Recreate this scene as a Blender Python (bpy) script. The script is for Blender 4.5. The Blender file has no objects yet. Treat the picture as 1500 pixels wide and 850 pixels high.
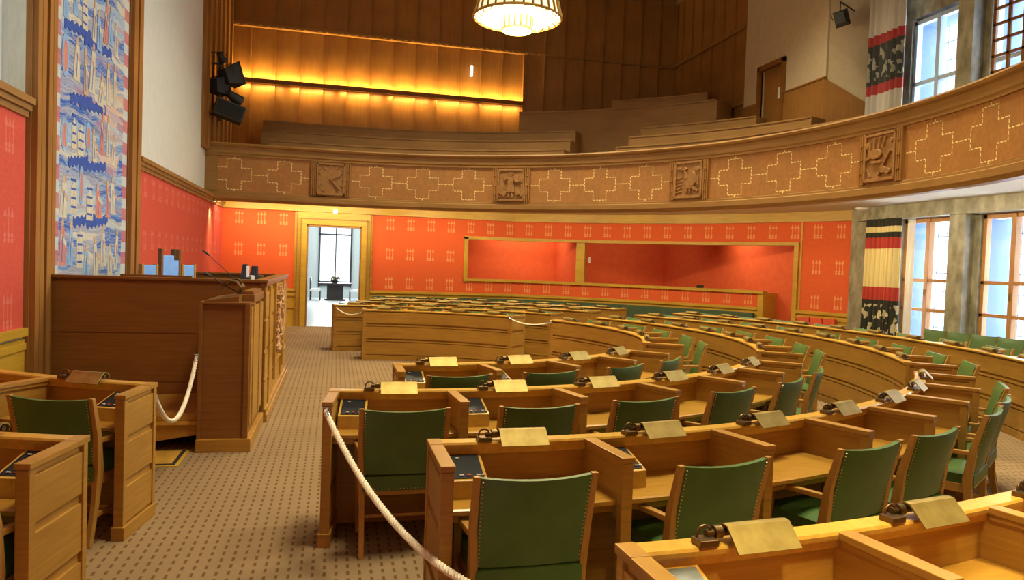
import bpy, bmesh, math, random
from math import sin, cos, pi, radians, atan2, hypot, sqrt
from mathutils import Vector, Matrix
random.seed(7)
SC = bpy.context.scene
COL = SC.collection

# ------------------------------------------------------------------ camera, world, big lights, exposure
YAW, PITCH, ROLL = .234, .0328, .0348
cd = bpy.data.cameras.new('camera'); cam = bpy.data.objects.new('camera', cd); COL.objects.link(cam)
cd.sensor_width = 36; cd.lens = 1086 / 1500 * 36; cd.clip_start = .05; cd.clip_end = 200
fh = Vector((sin(YAW), cos(YAW), 0)); r0 = Vector((cos(YAW), -sin(YAW), 0)); zz = Vector((0, 0, 1))
up0 = sin(PITCH) * fh + cos(PITCH) * zz; fw = cos(PITCH) * fh - sin(PITCH) * zz
cx_ = cos(ROLL) * r0 + sin(ROLL) * up0; cy_ = -sin(ROLL) * r0 + cos(ROLL) * up0
cam.matrix_world = Matrix(((cx_.x, cy_.x, -fw.x, 0), (cx_.y, cy_.y, -fw.y, 0), (cx_.z, cy_.z, -fw.z, 1.8), (0, 0, 0, 1)))
SC.camera = cam
SC.view_settings.view_transform = 'Standard'; SC.view_settings.look = 'None'
SC.view_settings.gamma = 1; SC.view_settings.use_curve_mapping = False
SC.view_settings.exposure = 0.28
SC.cycles.use_denoising = True
SC.cycles.max_bounces = 8; SC.cycles.diffuse_bounces = 5; SC.cycles.sample_clamp_indirect = 6

wd = bpy.data.worlds.new('sky'); SC.world = wd; wd.use_nodes = True
wd.node_tree.nodes['Background'].inputs[0].default_value = (.86, .93, 1, 1)
wd.node_tree.nodes['Background'].inputs[1].default_value = 1.6

CX, CY = .5, 10.09            # centre of the rings of desks
BX, BY, BR = -.18, 10.19, 8.77  # centre and radius of the balcony front

def area(name, loc, target, sx, sy, power, col=(1, 1, 1), spread=180):
    l = bpy.data.lights.new(name, 'AREA'); l.shape = 'RECTANGLE'; l.size = sx; l.size_y = sy
    l.energy = power; l.color = col; l.spread = radians(spread)
    o = bpy.data.objects.new(name, l); COL.objects.link(o); o.location = loc
    o.rotation_euler = (Vector(target) - Vector(loc)).to_track_quat('-Z', 'Y').to_euler()
    return o

DAY = (.86, .93, 1.0); WARM = (1.0, .66, .30); TUBE = (1.0, .82, .50)
# daylight standing outside every window of the long window wall
for wy in (12.05, 10.19, 8.33, 6.47, 4.6):
    area('daylight', (12.2, wy, 1.7), (0, wy, 1.2), 1.6, 2.8, 230, DAY)
    area('daylight', (12.2, wy, 6.9), (-2, wy, 4.6), 1.6, 4.8, 390, DAY)
# tubes behind the fascia of the balcony, washing the red wall
for k in range(13):
    th = pi - .06 - k * (pi - .12) / 12
    p = (BX + 8.95 * sin(th), BY - 8.95 * cos(th))
    q = (BX + 11.2 * sin(th), BY - 11.2 * cos(th))
    o = area('cove_tube_light', (p[0], p[1], 3.2), (q[0], q[1], 1.6), 1.7, .07, 36 if th > .9 else 12, TUBE)
for x in (-2.2, -.9):
    area('cove_tube_light', (x, 19.25, 3.2), (x, 20.6, 1.8), 1.1, .07, 20, TUBE)
# strip lighting on the gallery's back wall
for k in range(6):
    x = -2.2 + k * 1.37
    area('strip_light', (x, 21.90, 6.72), (x, 22.05, 7.4), 1.34, .03, 34, (1, .62, .18))
    area('strip_light', (x, 21.90, 6.60), (x, 22.1, 5.8), 1.15, .03, 15, (1, .62, .18))
# added fill lights high over the chamber, standing in for general room light
for x, y in ((2.3, 4), (6.2, 6.5), (2.3, 15.5), (6.5, 13)):
    area('downlight_or_fill', (x, y, 10.0), (x, y, 0), 1.6, 1.6, 250, (1, .86, .56), 112)
# downlights below the near balcony, over the nearest desks
for x, y, p in ((1.6, 1.35, 15), (2.9, 1.75, 15), (-1.7, 1.0, 6), (4.4, 2.5, 15)):
    area('downlight_or_fill', (x, y, 3.2), (x + .1, y + .55, .9), .3, .3, p, (1, .84, .40), 62)

# ------------------------------------------------------------------ node helpers
def new_mat(name):
    m = bpy.data.materials.new(name); m.use_nodes = True
    nt = m.node_tree; b = nt.nodes['Principled BSDF']
    return m, nt, b
class NX:
    """small expression wrapper round math nodes"""
    def __init__(s, nt, sock): s.nt, s.s = nt, sock
    def op(s, name, *a):
        n = s.nt.nodes.new('ShaderNodeMath'); n.operation = name
        for i, v in enumerate((s,) + a):
            if isinstance(v, NX): s.nt.links.new(v.s, n.inputs[i])
            else: n.inputs[i].default_value = v
        return NX(s.nt, n.outputs[0])
    def __add__(s, o): return s.op('ADD', o)
    def __sub__(s, o): return s.op('SUBTRACT', o)
    def __mul__(s, o): return s.op('MULTIPLY', o)
    def abs(s): return s.op('ABSOLUTE')
    def lt(s, o): return s.op('LESS_THAN', o)
    def gt(s, o): return s.op('GREATER_THAN', o)
    def mx(s, o): return s.op('MAXIMUM', o)
    def mn(s, o): return s.op('MINIMUM', o)
    def cell(s, per): # signed distance to the nearest multiple of per
        return (s * (1 / per) - (s * (1 / per)).op('ROUND')) * per
def coords(nt, kind='Object'):
    t = nt.nodes.new('ShaderNodeTexCoord')
    sx = nt.nodes.new('ShaderNodeSeparateXYZ'); nt.links.new(t.outputs[kind], sx.inputs[0])
    return t.outputs[kind], NX(nt, sx.outputs[0]), NX(nt, sx.outputs[1]), NX(nt, sx.outputs[2])
def noise(nt, vec, scale, stretch=(1, 1, 1), detail=3, rough=.55):
    mp = nt.nodes.new('ShaderNodeMapping'); mp.inputs['Scale'].default_value = stretch
    nt.links.new(vec, mp.inputs[0])
    n = nt.nodes.new('ShaderNodeTexNoise'); n.inputs['Scale'].default_value = scale
    n.inputs['Detail'].default_value = detail; n.inputs['Roughness'].default_value = rough
    nt.links.new(mp.outputs[0], n.inputs['Vector']); return n.outputs['Fac']
def ramp(nt, fac, stops, interp='LINEAR'):
    r = nt.nodes.new('ShaderNodeValToRGB'); r.color_ramp.interpolation = interp
    e = r.color_ramp.elements
    while len(e) < len(stops): e.new(.5)
    for i, (p, c) in enumerate(stops): e[i].position = p; e[i].color = (*c, 1)
    nt.links.new(fac.s if isinstance(fac, NX) else fac, r.inputs[0]); return r.outputs[0]
def mix(nt, fac, a, b, mode='MIX'):
    n = nt.nodes.new('ShaderNodeMix'); n.data_type = 'RGBA'; n.blend_type = mode
    for sock, v in ((n.inputs[0], fac), (n.inputs[6], a), (n.inputs[7], b)):
        if isinstance(v, NX): nt.links.new(v.s, sock)
        elif isinstance(v, (int, float)): sock.default_value = v
        elif isinstance(v, tuple): sock.default_value = (*v, 1)
        else: nt.links.new(v, sock)
    return n.outputs[2]
def bump(nt, b, h, strength=.2, dist=.01):
    n = nt.nodes.new('ShaderNodeBump'); n.inputs['Strength'].default_value = strength; n.inputs['Distance'].default_value = dist
    nt.links.new(h.s if isinstance(h, NX) else h, n.inputs['Height']); nt.links.new(n.outputs[0], b.inputs['Normal'])

def plain(name, col, rough=.6, metal=0, spec=.5, emit=None, es=1):
    m, nt, b = new_mat(name)
    b.inputs['Base Color'].default_value = (*col, 1); b.inputs['Roughness'].default_value = rough
    b.inputs['Metallic'].default_value = metal; b.inputs['Specular IOR Level'].default_value = spec
    if emit:
        b.inputs['Emission Color'].default_value = (*emit, 1); b.inputs['Emission Strength'].default_value = es
    return m
def speckle(name, c1, c2, scale=30, rough=.7, stretch=(1, 1, 1), metal=0, b_=0):
    m, nt, b = new_mat(name); v, x, y, z = coords(nt)
    f = noise(nt, v, scale, stretch)
    nt.links.new(ramp(nt, f, [(.3, c1), (.7, c2)]), b.inputs['Base Color'])
    b.inputs['Roughness'].default_value = rough; b.inputs['Metallic'].default_value = metal
    if b_: bump(nt, b, f, b_)
    return m
def wood(name, dark, light, stretch=(1.2, 1.2, 22), rough=.38, scale=2.2):
    m, nt, b = new_mat(name); v, x, y, z = coords(nt)
    f1 = noise(nt, v, scale, stretch, 5, .62); f2 = noise(nt, v, scale * .45, (1, 1, 2), 2)
    c = ramp(nt, f1, [(.25, dark), (.75, light)])
    c2 = ramp(nt, f2, [(.3, (.80, .78, .74)), (.7, (1, 1, 1))])
    nt.links.new(mix(nt, 1.0, c, c2, 'MULTIPLY'), b.inputs['Base Color'])
    b.inputs['Roughness'].default_value = rough; b.inputs['Specular IOR Level'].default_value = .4
    bump(nt, b, f1, .06, .004)
    return m
MAT = {}
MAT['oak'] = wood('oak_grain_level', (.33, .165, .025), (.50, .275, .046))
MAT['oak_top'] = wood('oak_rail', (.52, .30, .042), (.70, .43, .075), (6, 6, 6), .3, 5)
MAT['oak_up'] = wood('oak_grain_upright', (.34, .168, .026), (.52, .285, .050), (22, 22, 1.2))
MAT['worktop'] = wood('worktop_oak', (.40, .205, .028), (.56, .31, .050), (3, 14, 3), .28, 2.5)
MAT['rostrum'] = wood('rostrum_wood', (.195, .080, .016), (.28, .122, .026), (1.2, 1.2, 26), .4)
MAT['chair_wood'] = wood('chair_oak', (.38, .195, .040), (.52, .29, .065), (20, 20, 1.5), .35, 3)
MAT['gallery'] = wood('gallery_board', (.29, .135, .032), (.40, .195, .050), (14, 14, .8), .45, 2)
MAT['gallery_h'] = wood('gallery_oak_level', (.28, .148, .042), (.39, .215, .065), (1.2, 1.2, 20), .45, 2)
MAT['dado'] = wood('dado_oak', (.50, .30, .030), (.64, .42, .048), (1.2, 1.2, 20), .4)
MAT['carved'] = speckle('carved_oak', (.26, .125, .036), (.37, .19, .058), 14, .5)
MAT['ornament'] = speckle('carved_oak_worn', (.36, .20, .08), (.55, .34, .15), 25, .5)
MAT['leather'] = speckle('green_leather', (.054, .120, .027), (.074, .158, .037), 6, .42, b_=.03)
MAT['leather_blue'] = speckle('blue_leather', (.16, .36, .80), (.20, .44, .90), 8, .5)
MAT['brass'] = speckle('aged_brass', (.26, .185, .050), (.43, .33, .105), 9, .52, (1, 1, 1), .8)
MAT['bronze'] = plain('dark_bronze', (.16, .105, .045), .38, .9)
MAT['nail'] = plain('brass_nail', (.80, .62, .32), .3, .9)
MAT['steel'] = plain('steel', (.75, .75, .75), .25, 1)
MAT['black'] = plain('black_panel', (.012, .014, .016), .55, 0, .2)
MAT['black_matt'] = plain('black_metal', (.018, .018, .020), .55)
MAT['key'] = plain('pale_key', (.75, .72, .66), .5)
MAT['redkey'] = plain('red_key', (.6, .08, .05), .5)
MAT['paper'] = plain('white_paper', (.8, .8, .78), .8)
MAT['white'] = plain('white_paint', (.80, .80, .78), .6)
MAT['rope'] = speckle('cotton_rope', (.76, .70, .50), (.88, .84, .66), 60, .9)
MAT['tablet'] = plain('grey_glass_panel', (.16, .18, .18), .4)
MAT['plaster_cream'] = speckle('cream_plaster', (.52, .43, .27), (.58, .48, .31), 8, .9)
MAT['ceiling_white'] = plain('cream_soffit', (.72, .68, .58), .8)
MAT['ceiling_wood'] = plain('tan_ceiling', (.34, .22, .10), .8)
MAT['stone'] = speckle('grey_green_marble', (.16, .155, .095), (.42, .40, .28), 5, .35, (1, 1, .6))
MAT['window_wood'] = wood('window_oak', (.42, .20, .06), (.58, .30, .10), (20, 20, 2), .4)
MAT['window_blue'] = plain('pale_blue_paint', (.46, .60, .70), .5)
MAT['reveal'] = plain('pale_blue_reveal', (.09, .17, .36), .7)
MAT['red_bench'] = speckle('red_bench_cloth', (.62, .085, .030), (.72, .11, .04), 20, .8)
MAT['green_bench'] = speckle('green_bench_cloth', (.050, .090, .045), (.07, .12, .06), 20, .8)
MAT['alcove'] = speckle('plain_red_cloth', (.64, .105, .028), (.71, .128, .036), 6, .9)
MAT['lobby_wall'] = plain('pale_grey_plaster', (.62, .68, .68), .8)
MAT['lobby_floor'] = plain('pale_stone_floor', (.62, .66, .68), .35)
MAT['dark_wood'] = plain('dark_stained_wood', (.035, .026, .022), .4)
MAT['dark_frame'] = plain('dark_window_frame', (.03, .035, .04), .5)
MAT['foliage'] = speckle('dry_leaves', (.10, .09, .04), (.22, .16, .08), 20, .8)
MAT['lamp_glass'] = plain('glowing_glass', (.9, .9, .85), .4, emit=(1, .88, .68), es=2.6)
MAT['lamp_side'] = plain('glowing_amber_glass', (.9, .8, .6), .4, emit=(1, .82, .46), es=.8)
MAT['lamp_gold'] = plain('gilt_metal', (.34, .20, .05), .4, .8)
MAT['sign'] = plain('lit_sign_panel', (.9, .9, .8), .5, emit=(1, .95, .75), es=2.0)
MAT['tube'] = plain('lit_tube', (.9, .9, .85), .4, emit=(1, .90, .66), es=3.0)
MAT['strip_tube'] = plain('lit_amber_tube', (.9, .7, .4), .4, emit=(1, .62, .2), es=4.0)

# woven white-grey wall covering of the upper wall
m, nt, b = new_mat('pale_woven_wall'); v, x, y, z = coords(nt)
f = noise(nt, v, 3, (9, 9, 1.5), 4, .7)
nt.links.new(ramp(nt, f, [(.2, (.63, .70, .67)), (.8, (.79, .85, .81))]), b.inputs['Base Color'])
b.inputs['Roughness'].default_value = .9; bump(nt, b, f, .5, .02); MAT['pale_wall'] = m

# carpet: beige with rows of short dark dashes
m, nt, b = new_mat('dashed_carpet'); v, x, y, z = coords(nt)
dx = (x + .02).cell(.066).abs(); dy = y.cell(.100).abs()
dash = dx.lt(.0085) * dy.lt(.027)
f = noise(nt, v, 1.1, (1, 1, 1), 3); ff = noise(nt, v, 220, (1, 1, 1), 1)
base = ramp(nt, f, [(.3, (.245, .168, .088)), (.7, (.295, .205, .110))])
base = mix(nt, .25, base, ramp(nt, ff, [(.3, (.5, .5, .5)), (.7, (1.3, 1.3, 1.3))]), 'MULTIPLY')
nt.links.new(mix(nt, dash, base, (.140, .080, .032)), b.inputs['Base Color'])
b.inputs['Roughness'].default_value = .95; b.inputs['Specular IOR Level'].default_value = .1
bump(nt, b, ff, .25, .004); MAT['carpet'] = m

# red cloth with groups of three woven arrows; UV = metres along the wall, metres up
def arrow_cloth(name, pitch, u0, c1, c2, ink, zs=(1.06, 1.85, 2.66)):
    m, nt, b = new_mat(name); v, u, w, _ = coords(nt, 'UV')
    a = (u - u0).cell(pitch).abs()
    d = a.mn((a - .075).abs())
    tot = None
    for z0 in zs:
        t = w - z0
        inb = t.gt(0) * t.lt(.32)
        head = d.lt((t * -1 + .32) * .42) * t.gt(.235)
        shaft = d.lt(.0065)
        feet = d.lt(.024) * t.lt(.085) * (t - .045).abs().gt(.006)
        g = inb * head.mx(shaft).mx(feet)
        tot = g if tot is None else tot.mx(g)
    vv = coords(nt)[0]
    f = noise(nt, vv, 40, (1, 1, 1), 2)
    base = ramp(nt, f, [(.3, c1), (.7, c2)])
    nt.links.new(mix(nt, tot * (.34 if 'crimson' in name else .52), base, ink), b.inputs['Base Color'])
    b.inputs['Roughness'].default_value = .85; b.inputs['Specular IOR Level'].default_value = .15
    return m
MAT['red_far'] = arrow_cloth('red_arrow_cloth', .555, 4.31, (.66, .112, .032), (.72, .135, .042), (.84, .52, .22))
MAT['red_left'] = arrow_cloth('crimson_arrow_cloth', .49, 7.59, (.55, .085, .055), (.62, .105, .068), (.74, .32, .25))

# balcony inlay: dashed crosses in pale wood; UV = metres along, metres up
m, nt, b = new_mat('inlaid_cross_panel'); v, u, w, _ = coords(nt, 'UV')
q = (u + (-2.92 + 45.16)).op('MODULO', 4.516) - 2.258
rr = (q * (1 / 1.16)).op('ROUND').mn(1).mx(-1)
cxn = q - rr * 1.16; ax = cxn.abs(); az = (w - 3.77).abs()
d = (ax - .39).mx(az - .155).mn((ax - .165).mx(az - .365))
dashes = ((cxn + w) * (1 / .075)).op('FRACT').gt(.34)
line = d.abs().lt(.0085) * dashes
conn = az.lt(.008) * ax.gt(.39) * dashes
stub = ax.lt(.010) * az.gt(.365) * az.lt(.41)
ink = line.mx(conn).mx(stub)
vv = coords(nt)[0]
f = noise(nt, vv, 2.5, (6, 6, 6), 4)
base = ramp(nt, f, [(.25, (.32, .140, .038)), (.75, (.44, .205, .055))])
quad = (cxn * (w - 3.77)).gt(0)
base = mix(nt, quad * .22, base, (.28, .145, .044))
nt.links.new(mix(nt, ink * .95, base, (.90, .78, .34)), b.inputs['Base Color'])
b.inputs['Roughness'].default_value = .45; MAT['inlay'] = m

# tapestry: a plain generic stand-in of blues, creams and pinks with a pink border
m, nt, b = new_mat('woven_tapestry'); v, u, w, _ = coords(nt, 'UV')
def vor(scale, stretch, feat='F1', rnd=1):
    mp = nt.nodes.new('ShaderNodeMapping'); mp.inputs['Scale'].default_value = (1, stretch[0], stretch[1]); nt.links.new(warp, mp.inputs[0])
    n = nt.nodes.new('ShaderNodeTexVoronoi'); n.feature = feat; n.inputs['Scale'].default_value = scale
    nt.links.new(mp.outputs[0], n.inputs['Vector']); return n
nz = nt.nodes.new('ShaderNodeTexNoise'); nz.inputs['Scale'].default_value = 2.4; nt.links.new(v, nz.inputs['Vector'])
wm = nt.nodes.new('ShaderNodeVectorMath'); wm.operation = 'MULTIPLY_ADD'
nt.links.new(nz.outputs['Color'], wm.inputs[0]); wm.inputs[1].default_value = (0, .16, .16); nt.links.new(v, wm.inputs[2]); warp = wm.outputs[0]
v1 = vor(1.0, (4.2, 1.5, 1)); sep = nt.nodes.new('ShaderNodeSeparateColor'); nt.links.new(v1.outputs['Color'], sep.inputs[0])
big = ramp(nt, sep.outputs[0], [(0, (.05, .13, .46)), (.30, (.50, .50, .42)), (.48, (.24, .40, .60)), (.66, (.56, .33, .26)), (.74, (.52, .52, .44)), (.88, (.06, .16, .50))], 'CONSTANT')
v2 = vor(1.0, (15, 6.5, 1)); sep2 = nt.nodes.new('ShaderNodeSeparateColor'); nt.links.new(v2.outputs['Color'], sep2.inputs[0])
small = ramp(nt, sep2.outputs[0], [(0, (.06, .15, .48)), (.28, (.57, .57, .48)), (.55, (.30, .44, .62)), (.74, (.58, .30, .24)), (.82, (.60, .58, .46)), (.94, (.24, .30, .28))], 'CONSTANT')
v3 = vor(1.0, (34, 15, 1), 'DISTANCE_TO_EDGE')
col = mix(nt, .45, big, small)
col = mix(nt, NX(nt, v3.outputs['Distance']).lt(.07) * .30, col, (.66, .66, .58))
# border strips on both long edges
bo = (u - 8.60).lt(.14).mx(u.gt(11.08)); bsp = ((w * (1 / .30)).op('FRACT')).gt(.45)
bcol = mix(nt, bsp, (.55, .60, .58), (.52, .16, .15))
nt.links.new(mix(nt, bo * .8, col, bcol), b.inputs['Base Color'])
b.inputs['Roughness'].default_value = .95; b.inputs['Specular IOR Level'].default_value = .1; MAT['tapestry'] = m

# curtains: bands of colour by height
def banded(name, bands, figures=False):
    m, nt, b = new_mat(name); v, x, y, z = coords(nt)
    zn = (z - bands[0][0]) * (1 / (bands[-1][0] + .0001 - bands[0][0] + .5))
    c = ramp(nt, zn, [(min(.999, max(0, (h - bands[0][0]) / (bands[-1][0] - bands[0][0] + .5))), col) for h, col in bands], 'CONSTANT')
    if figures:
        a, z0, z1, ink = figures
        f = noise(nt, v, 3.2, (1, 3.2, 1.3), 2)
        c = mix(nt, NX(nt, f).gt(a) * z.gt(z0) * z.lt(z1), c, ink)
    nt.links.new(c, b.inputs['Base Color']); b.inputs['Roughness'].default_value = .9
    return m
CRM = (.78, .66, .30); DK = (.035, .036, .022); RD = (.50, .055, .035); GW = (.50, .48, .42)
MAT['curtain_low'] = banded('banded_curtain_cloth', [(0, DK), (1.36, RD), (1.62, CRM), (2.40, RD), (2.62, DK), (2.72, CRM), (2.84, DK)], (.56, .35, 1.28, (.66, .60, .36)))
MAT['curtain_up'] = banded('pale_banded_curtain', [(4.5, GW), (5.55, (.36, .045, .045)), (5.76, (.045, .050, .045)), (6.56, (.36, .045, .045)), (6.76, GW)], (.57, 5.85, 6.5, (.30, .30, .24)))

# glass that lets the view through
m, nt, b = new_mat('window_glass')
tr = nt.nodes.new('ShaderNodeBsdfTransparent'); gl = nt.nodes.new('ShaderNodeBsdfGlossy'); gl.inputs['Roughness'].default_value = .03
mx = nt.nodes.new('ShaderNodeMixShader'); mx.inputs[0].default_value = .05
nt.links.new(tr.outputs[0], mx.inputs[1]); nt.links.new(gl.outputs[0], mx.inputs[2])
nt.links.new(mx.outputs[0], nt.nodes['Material Output'].inputs[0]); MAT['glass'] = m

# ------------------------------------------------------------------ mesh builder
def ring(R, th, c=(CX, CY)): return (c[0] + R * sin(th), c[1] - R * cos(th))
class MB:
    def __init__(s): s.v, s.f, s.uv = [], [], []
    def add(s, vs, fs, uvs=None):
        n = len(s.v); s.v += [tuple(p) for p in vs]; s.f += [tuple(i + n for i in f) for f in fs]
        s.uv += uvs if uvs else [(0, 0)] * len(vs); return s
    def hexa(s, p, uvs=None): # 8 corners: bottom ring then top ring
        return s.add(p, [(0, 3, 2, 1), (4, 5, 6, 7), (0, 1, 5, 4), (1, 2, 6, 5), (2, 3, 7, 6), (3, 0, 4, 7)], uvs)
    def box(s, x0, x1, y0, y1, z0, z1, M=None):
        p = [(x0, y0, z0), (x1, y0, z0), (x1, y1, z0), (x0, y1, z0), (x0, y0, z1), (x1, y0, z1), (x1, y1, z1), (x0, y1, z1)]
        if M is not None: p = [tuple(M @ Vector(q)) for q in p]
        return s.hexa(p)
    def sweep(s, pts, prof, closed=False, uvs=None):
        """pts: list of functions' frames [(origin, n, up)], prof: [(a,b)] in (n,up)"""
        n = len(s.v); k = len(prof)
        for i, (o, nn, up) in enumerate(pts):
            for a, b_ in prof:
                s.v.append((o[0] + nn[0] * a + up[0] * b_, o[1] + nn[1] * a + up[1] * b_, o[2] + nn[2] * a + up[2] * b_))
                s.uv.append((uvs[i], o[2] + b_) if uvs else (0, 0))
        m_ = len(pts)
        for i in range(m_ if closed else m_ - 1):
            j = (i + 1) % m_
            for q in range(k):
                r = (q + 1) % k
                s.f.append((n + i * k + q, n + i * k + r, n + j * k + r, n + j * k + q))
        if not closed:
            s.f.append(tuple(n + q for q in reversed(range(k)))); s.f.append(tuple(n + (m_ - 1) * k + q for q in range(k)))
        return s
    def arc(s, R0, R1, t0, t1, z0, z1, c=(CX, CY), step=.10):
        n = max(1, int(abs(t1 - t0) * R1 / step + .999))
        fr = [((c[0], c[1], 0), (sin(t0 + (t1 - t0) * i / n), -cos(t0 + (t1 - t0) * i / n), 0), (0, 0, 1)) for i in range(n + 1)]
        return s.sweep(fr, [(R0, z0), (R1, z0), (R1, z1), (R0, z1)])
    def arcprof(s, prof, t0, t1, c=(CX, CY), step=.10):
        R = max(a for a, _ in prof); n = max(1, int(abs(t1 - t0) * R / step + .999))
        fr = [((c[0], c[1], 0), (sin(t0 + (t1 - t0) * i / n), -cos(t0 + (t1 - t0) * i / n), 0), (0, 0, 1)) for i in range(n + 1)]
        return s.sweep(fr, prof)
    def radial(s, th, t0, t1, r0, r1, z0, z1, c=(CX, CY)):
        e = (sin(th), -cos(th)); t = (cos(th), sin(th))
        P = lambda a, b_, z: (c[0] + e[0] * a + t[0] * b_, c[1] + e[1] * a + t[1] * b_, z)
        return s.hexa([P(r0, t0, z0), P(r0, t1, z0), P(r1, t1, z0), P(r1, t0, z0), P(r0, t0, z1), P(r0, t1, z1), P(r1, t1, z1), P(r1, t0, z1)])
    def tube(s, path, r, seg=8, radii=None):
        path = [Vector(p) for p in path]; fr = []; prev = None; n0 = len(s.v)
        for i, p in enumerate(path):
            t = (path[min(i + 1, len(path) - 1)] - path[max(i - 1, 0)]).normalized()
            if prev is None:
                a = Vector((0, 0, 1)) if abs(t.z) < .9 else Vector((1, 0, 0)); u = t.cross(a).normalized()
            else: u = (prev - t * prev.dot(t)).normalized()
            w = t.cross(u); prev = u; rad = radii[i] if radii else r
            for k in range(seg):
                a = 2 * pi * k / seg; q = p + (u * cos(a) + w * sin(a)) * rad; s.v.append(tuple(q)); s.uv.append((0, 0))
        for i in range(len(path) - 1):
            for k in range(seg):
                j = (k + 1) % seg
                s.f.append((n0 + i * seg + k, n0 + i * seg + j, n0 + (i + 1) * seg + j, n0 + (i + 1) * seg + k))
        s.f.append(tuple(n0 + k for k in reversed(range(seg)))); s.f.append(tuple(n0 + (len(path) - 1) * seg + k for k in range(seg)))
        return s
    def cyl(s, x, y, z0, z1, r, seg=16, r1=None): return s.tube([(x, y, z0), (x, y, z1)], r, seg, [r, r if r1 is None else r1])
    def lathe(s, prof, cx=0, cy=0, seg=32):
        n = len(s.v); k = len(prof)
        for i in range(seg):
            a = 2 * pi * i / seg
            for r, z in prof: s.v.append((cx + r * cos(a), cy + r * sin(a), z)); s.uv.append((0, 0))
        for i in range(seg):
            j = (i + 1) % seg
            for q in range(k - 1): s.f.append((n + i * k + q, n + j * k + q, n + j * k + q + 1, n + i * k + q + 1))
        return s
    def ball(s, c, r, seg=8, rings=5, sc=(1, 1, 1)):
        n = len(s.v)
        for i in range(1, rings):
            a = pi * i / rings
            for k in range(seg):
                b_ = 2 * pi * k / seg
                s.v.append((c[0] + r * sc[0] * sin(a) * cos(b_), c[1] + r * sc[1] * sin(a) * sin(b_), c[2] + r * sc[2] * cos(a))); s.uv.append((0, 0))
        s.v += [(c[0], c[1], c[2] + r * sc[2]), (c[0], c[1], c[2] - r * sc[2])]; s.uv += [(0, 0)] * 2
        T, B = len(s.v) - 2, len(s.v) - 1
        for k in range(seg):
            j = (k + 1) % seg
            s.f.append((T, n + k, n + j)); s.f.append((B, n + (rings - 2) * seg + j, n + (rings - 2) * seg + k))
            for i in range(rings - 2): s.f.append((n + i * seg + k, n + (i + 1) * seg + k, n + (i + 1) * seg + j, n + i * seg + j))
        return s
    def plate(s, outline, z0, z1, M):
        """flat outline (x,z pairs) with thickness along local y between z0 and z1"""
        k = len(outline); p = [M @ Vector((a, z0, b_)) for a, b_ in outline] + [M @ Vector((a, z1, b_)) for a, b_ in outline]
        return s.add([tuple(q) for q in p], [tuple(reversed(range(k))), tuple(range(k, 2 * k))] + [(i, (i + 1) % k, k + (i + 1) % k, k + i) for i in range(k)])
    def build(s, name, mat, parent=None, bevel=0, smooth=False, segs=2):
        me = bpy.data.meshes.new(name); me.from_pydata(s.v, [], s.f)
        if any(u != (0, 0) for u in s.uv):
            ul = me.uv_layers.new(name='UVMap')
            for l in me.loops: ul.data[l.index].uv = s.uv[l.vertex_index]
        bm = bmesh.new(); bm.from_mesh(me)
        bmesh.ops.recalc_face_normals(bm, faces=bm.faces)
        if bevel:
            ed = [e for e in bm.edges if len(e.link_faces) == 2 and e.calc_face_angle(0) > .6]
            bmesh.ops.bevel(bm, geom=ed, offset=bevel, segments=segs, affect='EDGES', profile=.6)
        bm.to_mesh(me); bm.free()
        if smooth:
            for p in me.polygons: p.use_smooth = True
            try: me.set_sharp_from_angle(angle=radians(40))
            except Exception: pass
        me.materials.append(mat if not isinstance(mat, str) else MAT[mat])
        o = bpy.data.objects.new(name, me); COL.objects.link(o)
        if parent: o.parent = parent
        return o

def ell(cx, cz, rx, rz, n=14): return [(cx + rx * cos(2 * pi * i / n), cz + rz * sin(2 * pi * i / n)) for i in range(n)]
def bar(x0, z0, x1, z1, w0, w1=None):
    w1 = w0 if w1 is None else w1; L = hypot(x1 - x0, z1 - z0); nx, nz = -(z1 - z0) / L, (x1 - x0) / L
    return [(x0 + nx * w0, z0 + nz * w0), (x0 - nx * w0, z0 - nz * w0), (x1 - nx * w1, z1 - nz * w1), (x1 + nx * w1, z1 + nz * w1)]
def tag(o, label=None, cat=None, group=None, kind=None):
    if label: o['label'] = label
    if cat: o['category'] = cat
    if group: o['group'] = group
    if kind: o['kind'] = kind
    return o
def thing(name, label, cat, loc=(0, 0, 0), rz=0, group=None, kind=None):
    o = bpy.data.objects.new(name, None); COL.objects.link(o); o.location = loc; o.rotation_euler = (0, 0, rz); o.empty_display_size = .1
    return tag(o, label, cat, group, kind)
KIDS = {}
def copy_tree(o, parent=None):
    c = o.copy(); COL.objects.link(c); c.parent = parent
    for ch in list(o.children): copy_tree(ch, c)
    return c
def struct(name, mb, mat, parent=None, bevel=0):
    o = mb.build(name, mat, parent, bevel); o['kind'] = 'structure'; return o
ORD = ['first', 'second', 'third', 'fourth', 'fifth', 'sixth', 'seventh', 'eighth', 'ninth', 'tenth']

# ------------------------------------------------------------------ the room shell
struct('floor', MB().box(-2.9, 11.6, -.3, 22.2, -.1, 0), 'carpet')

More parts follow.
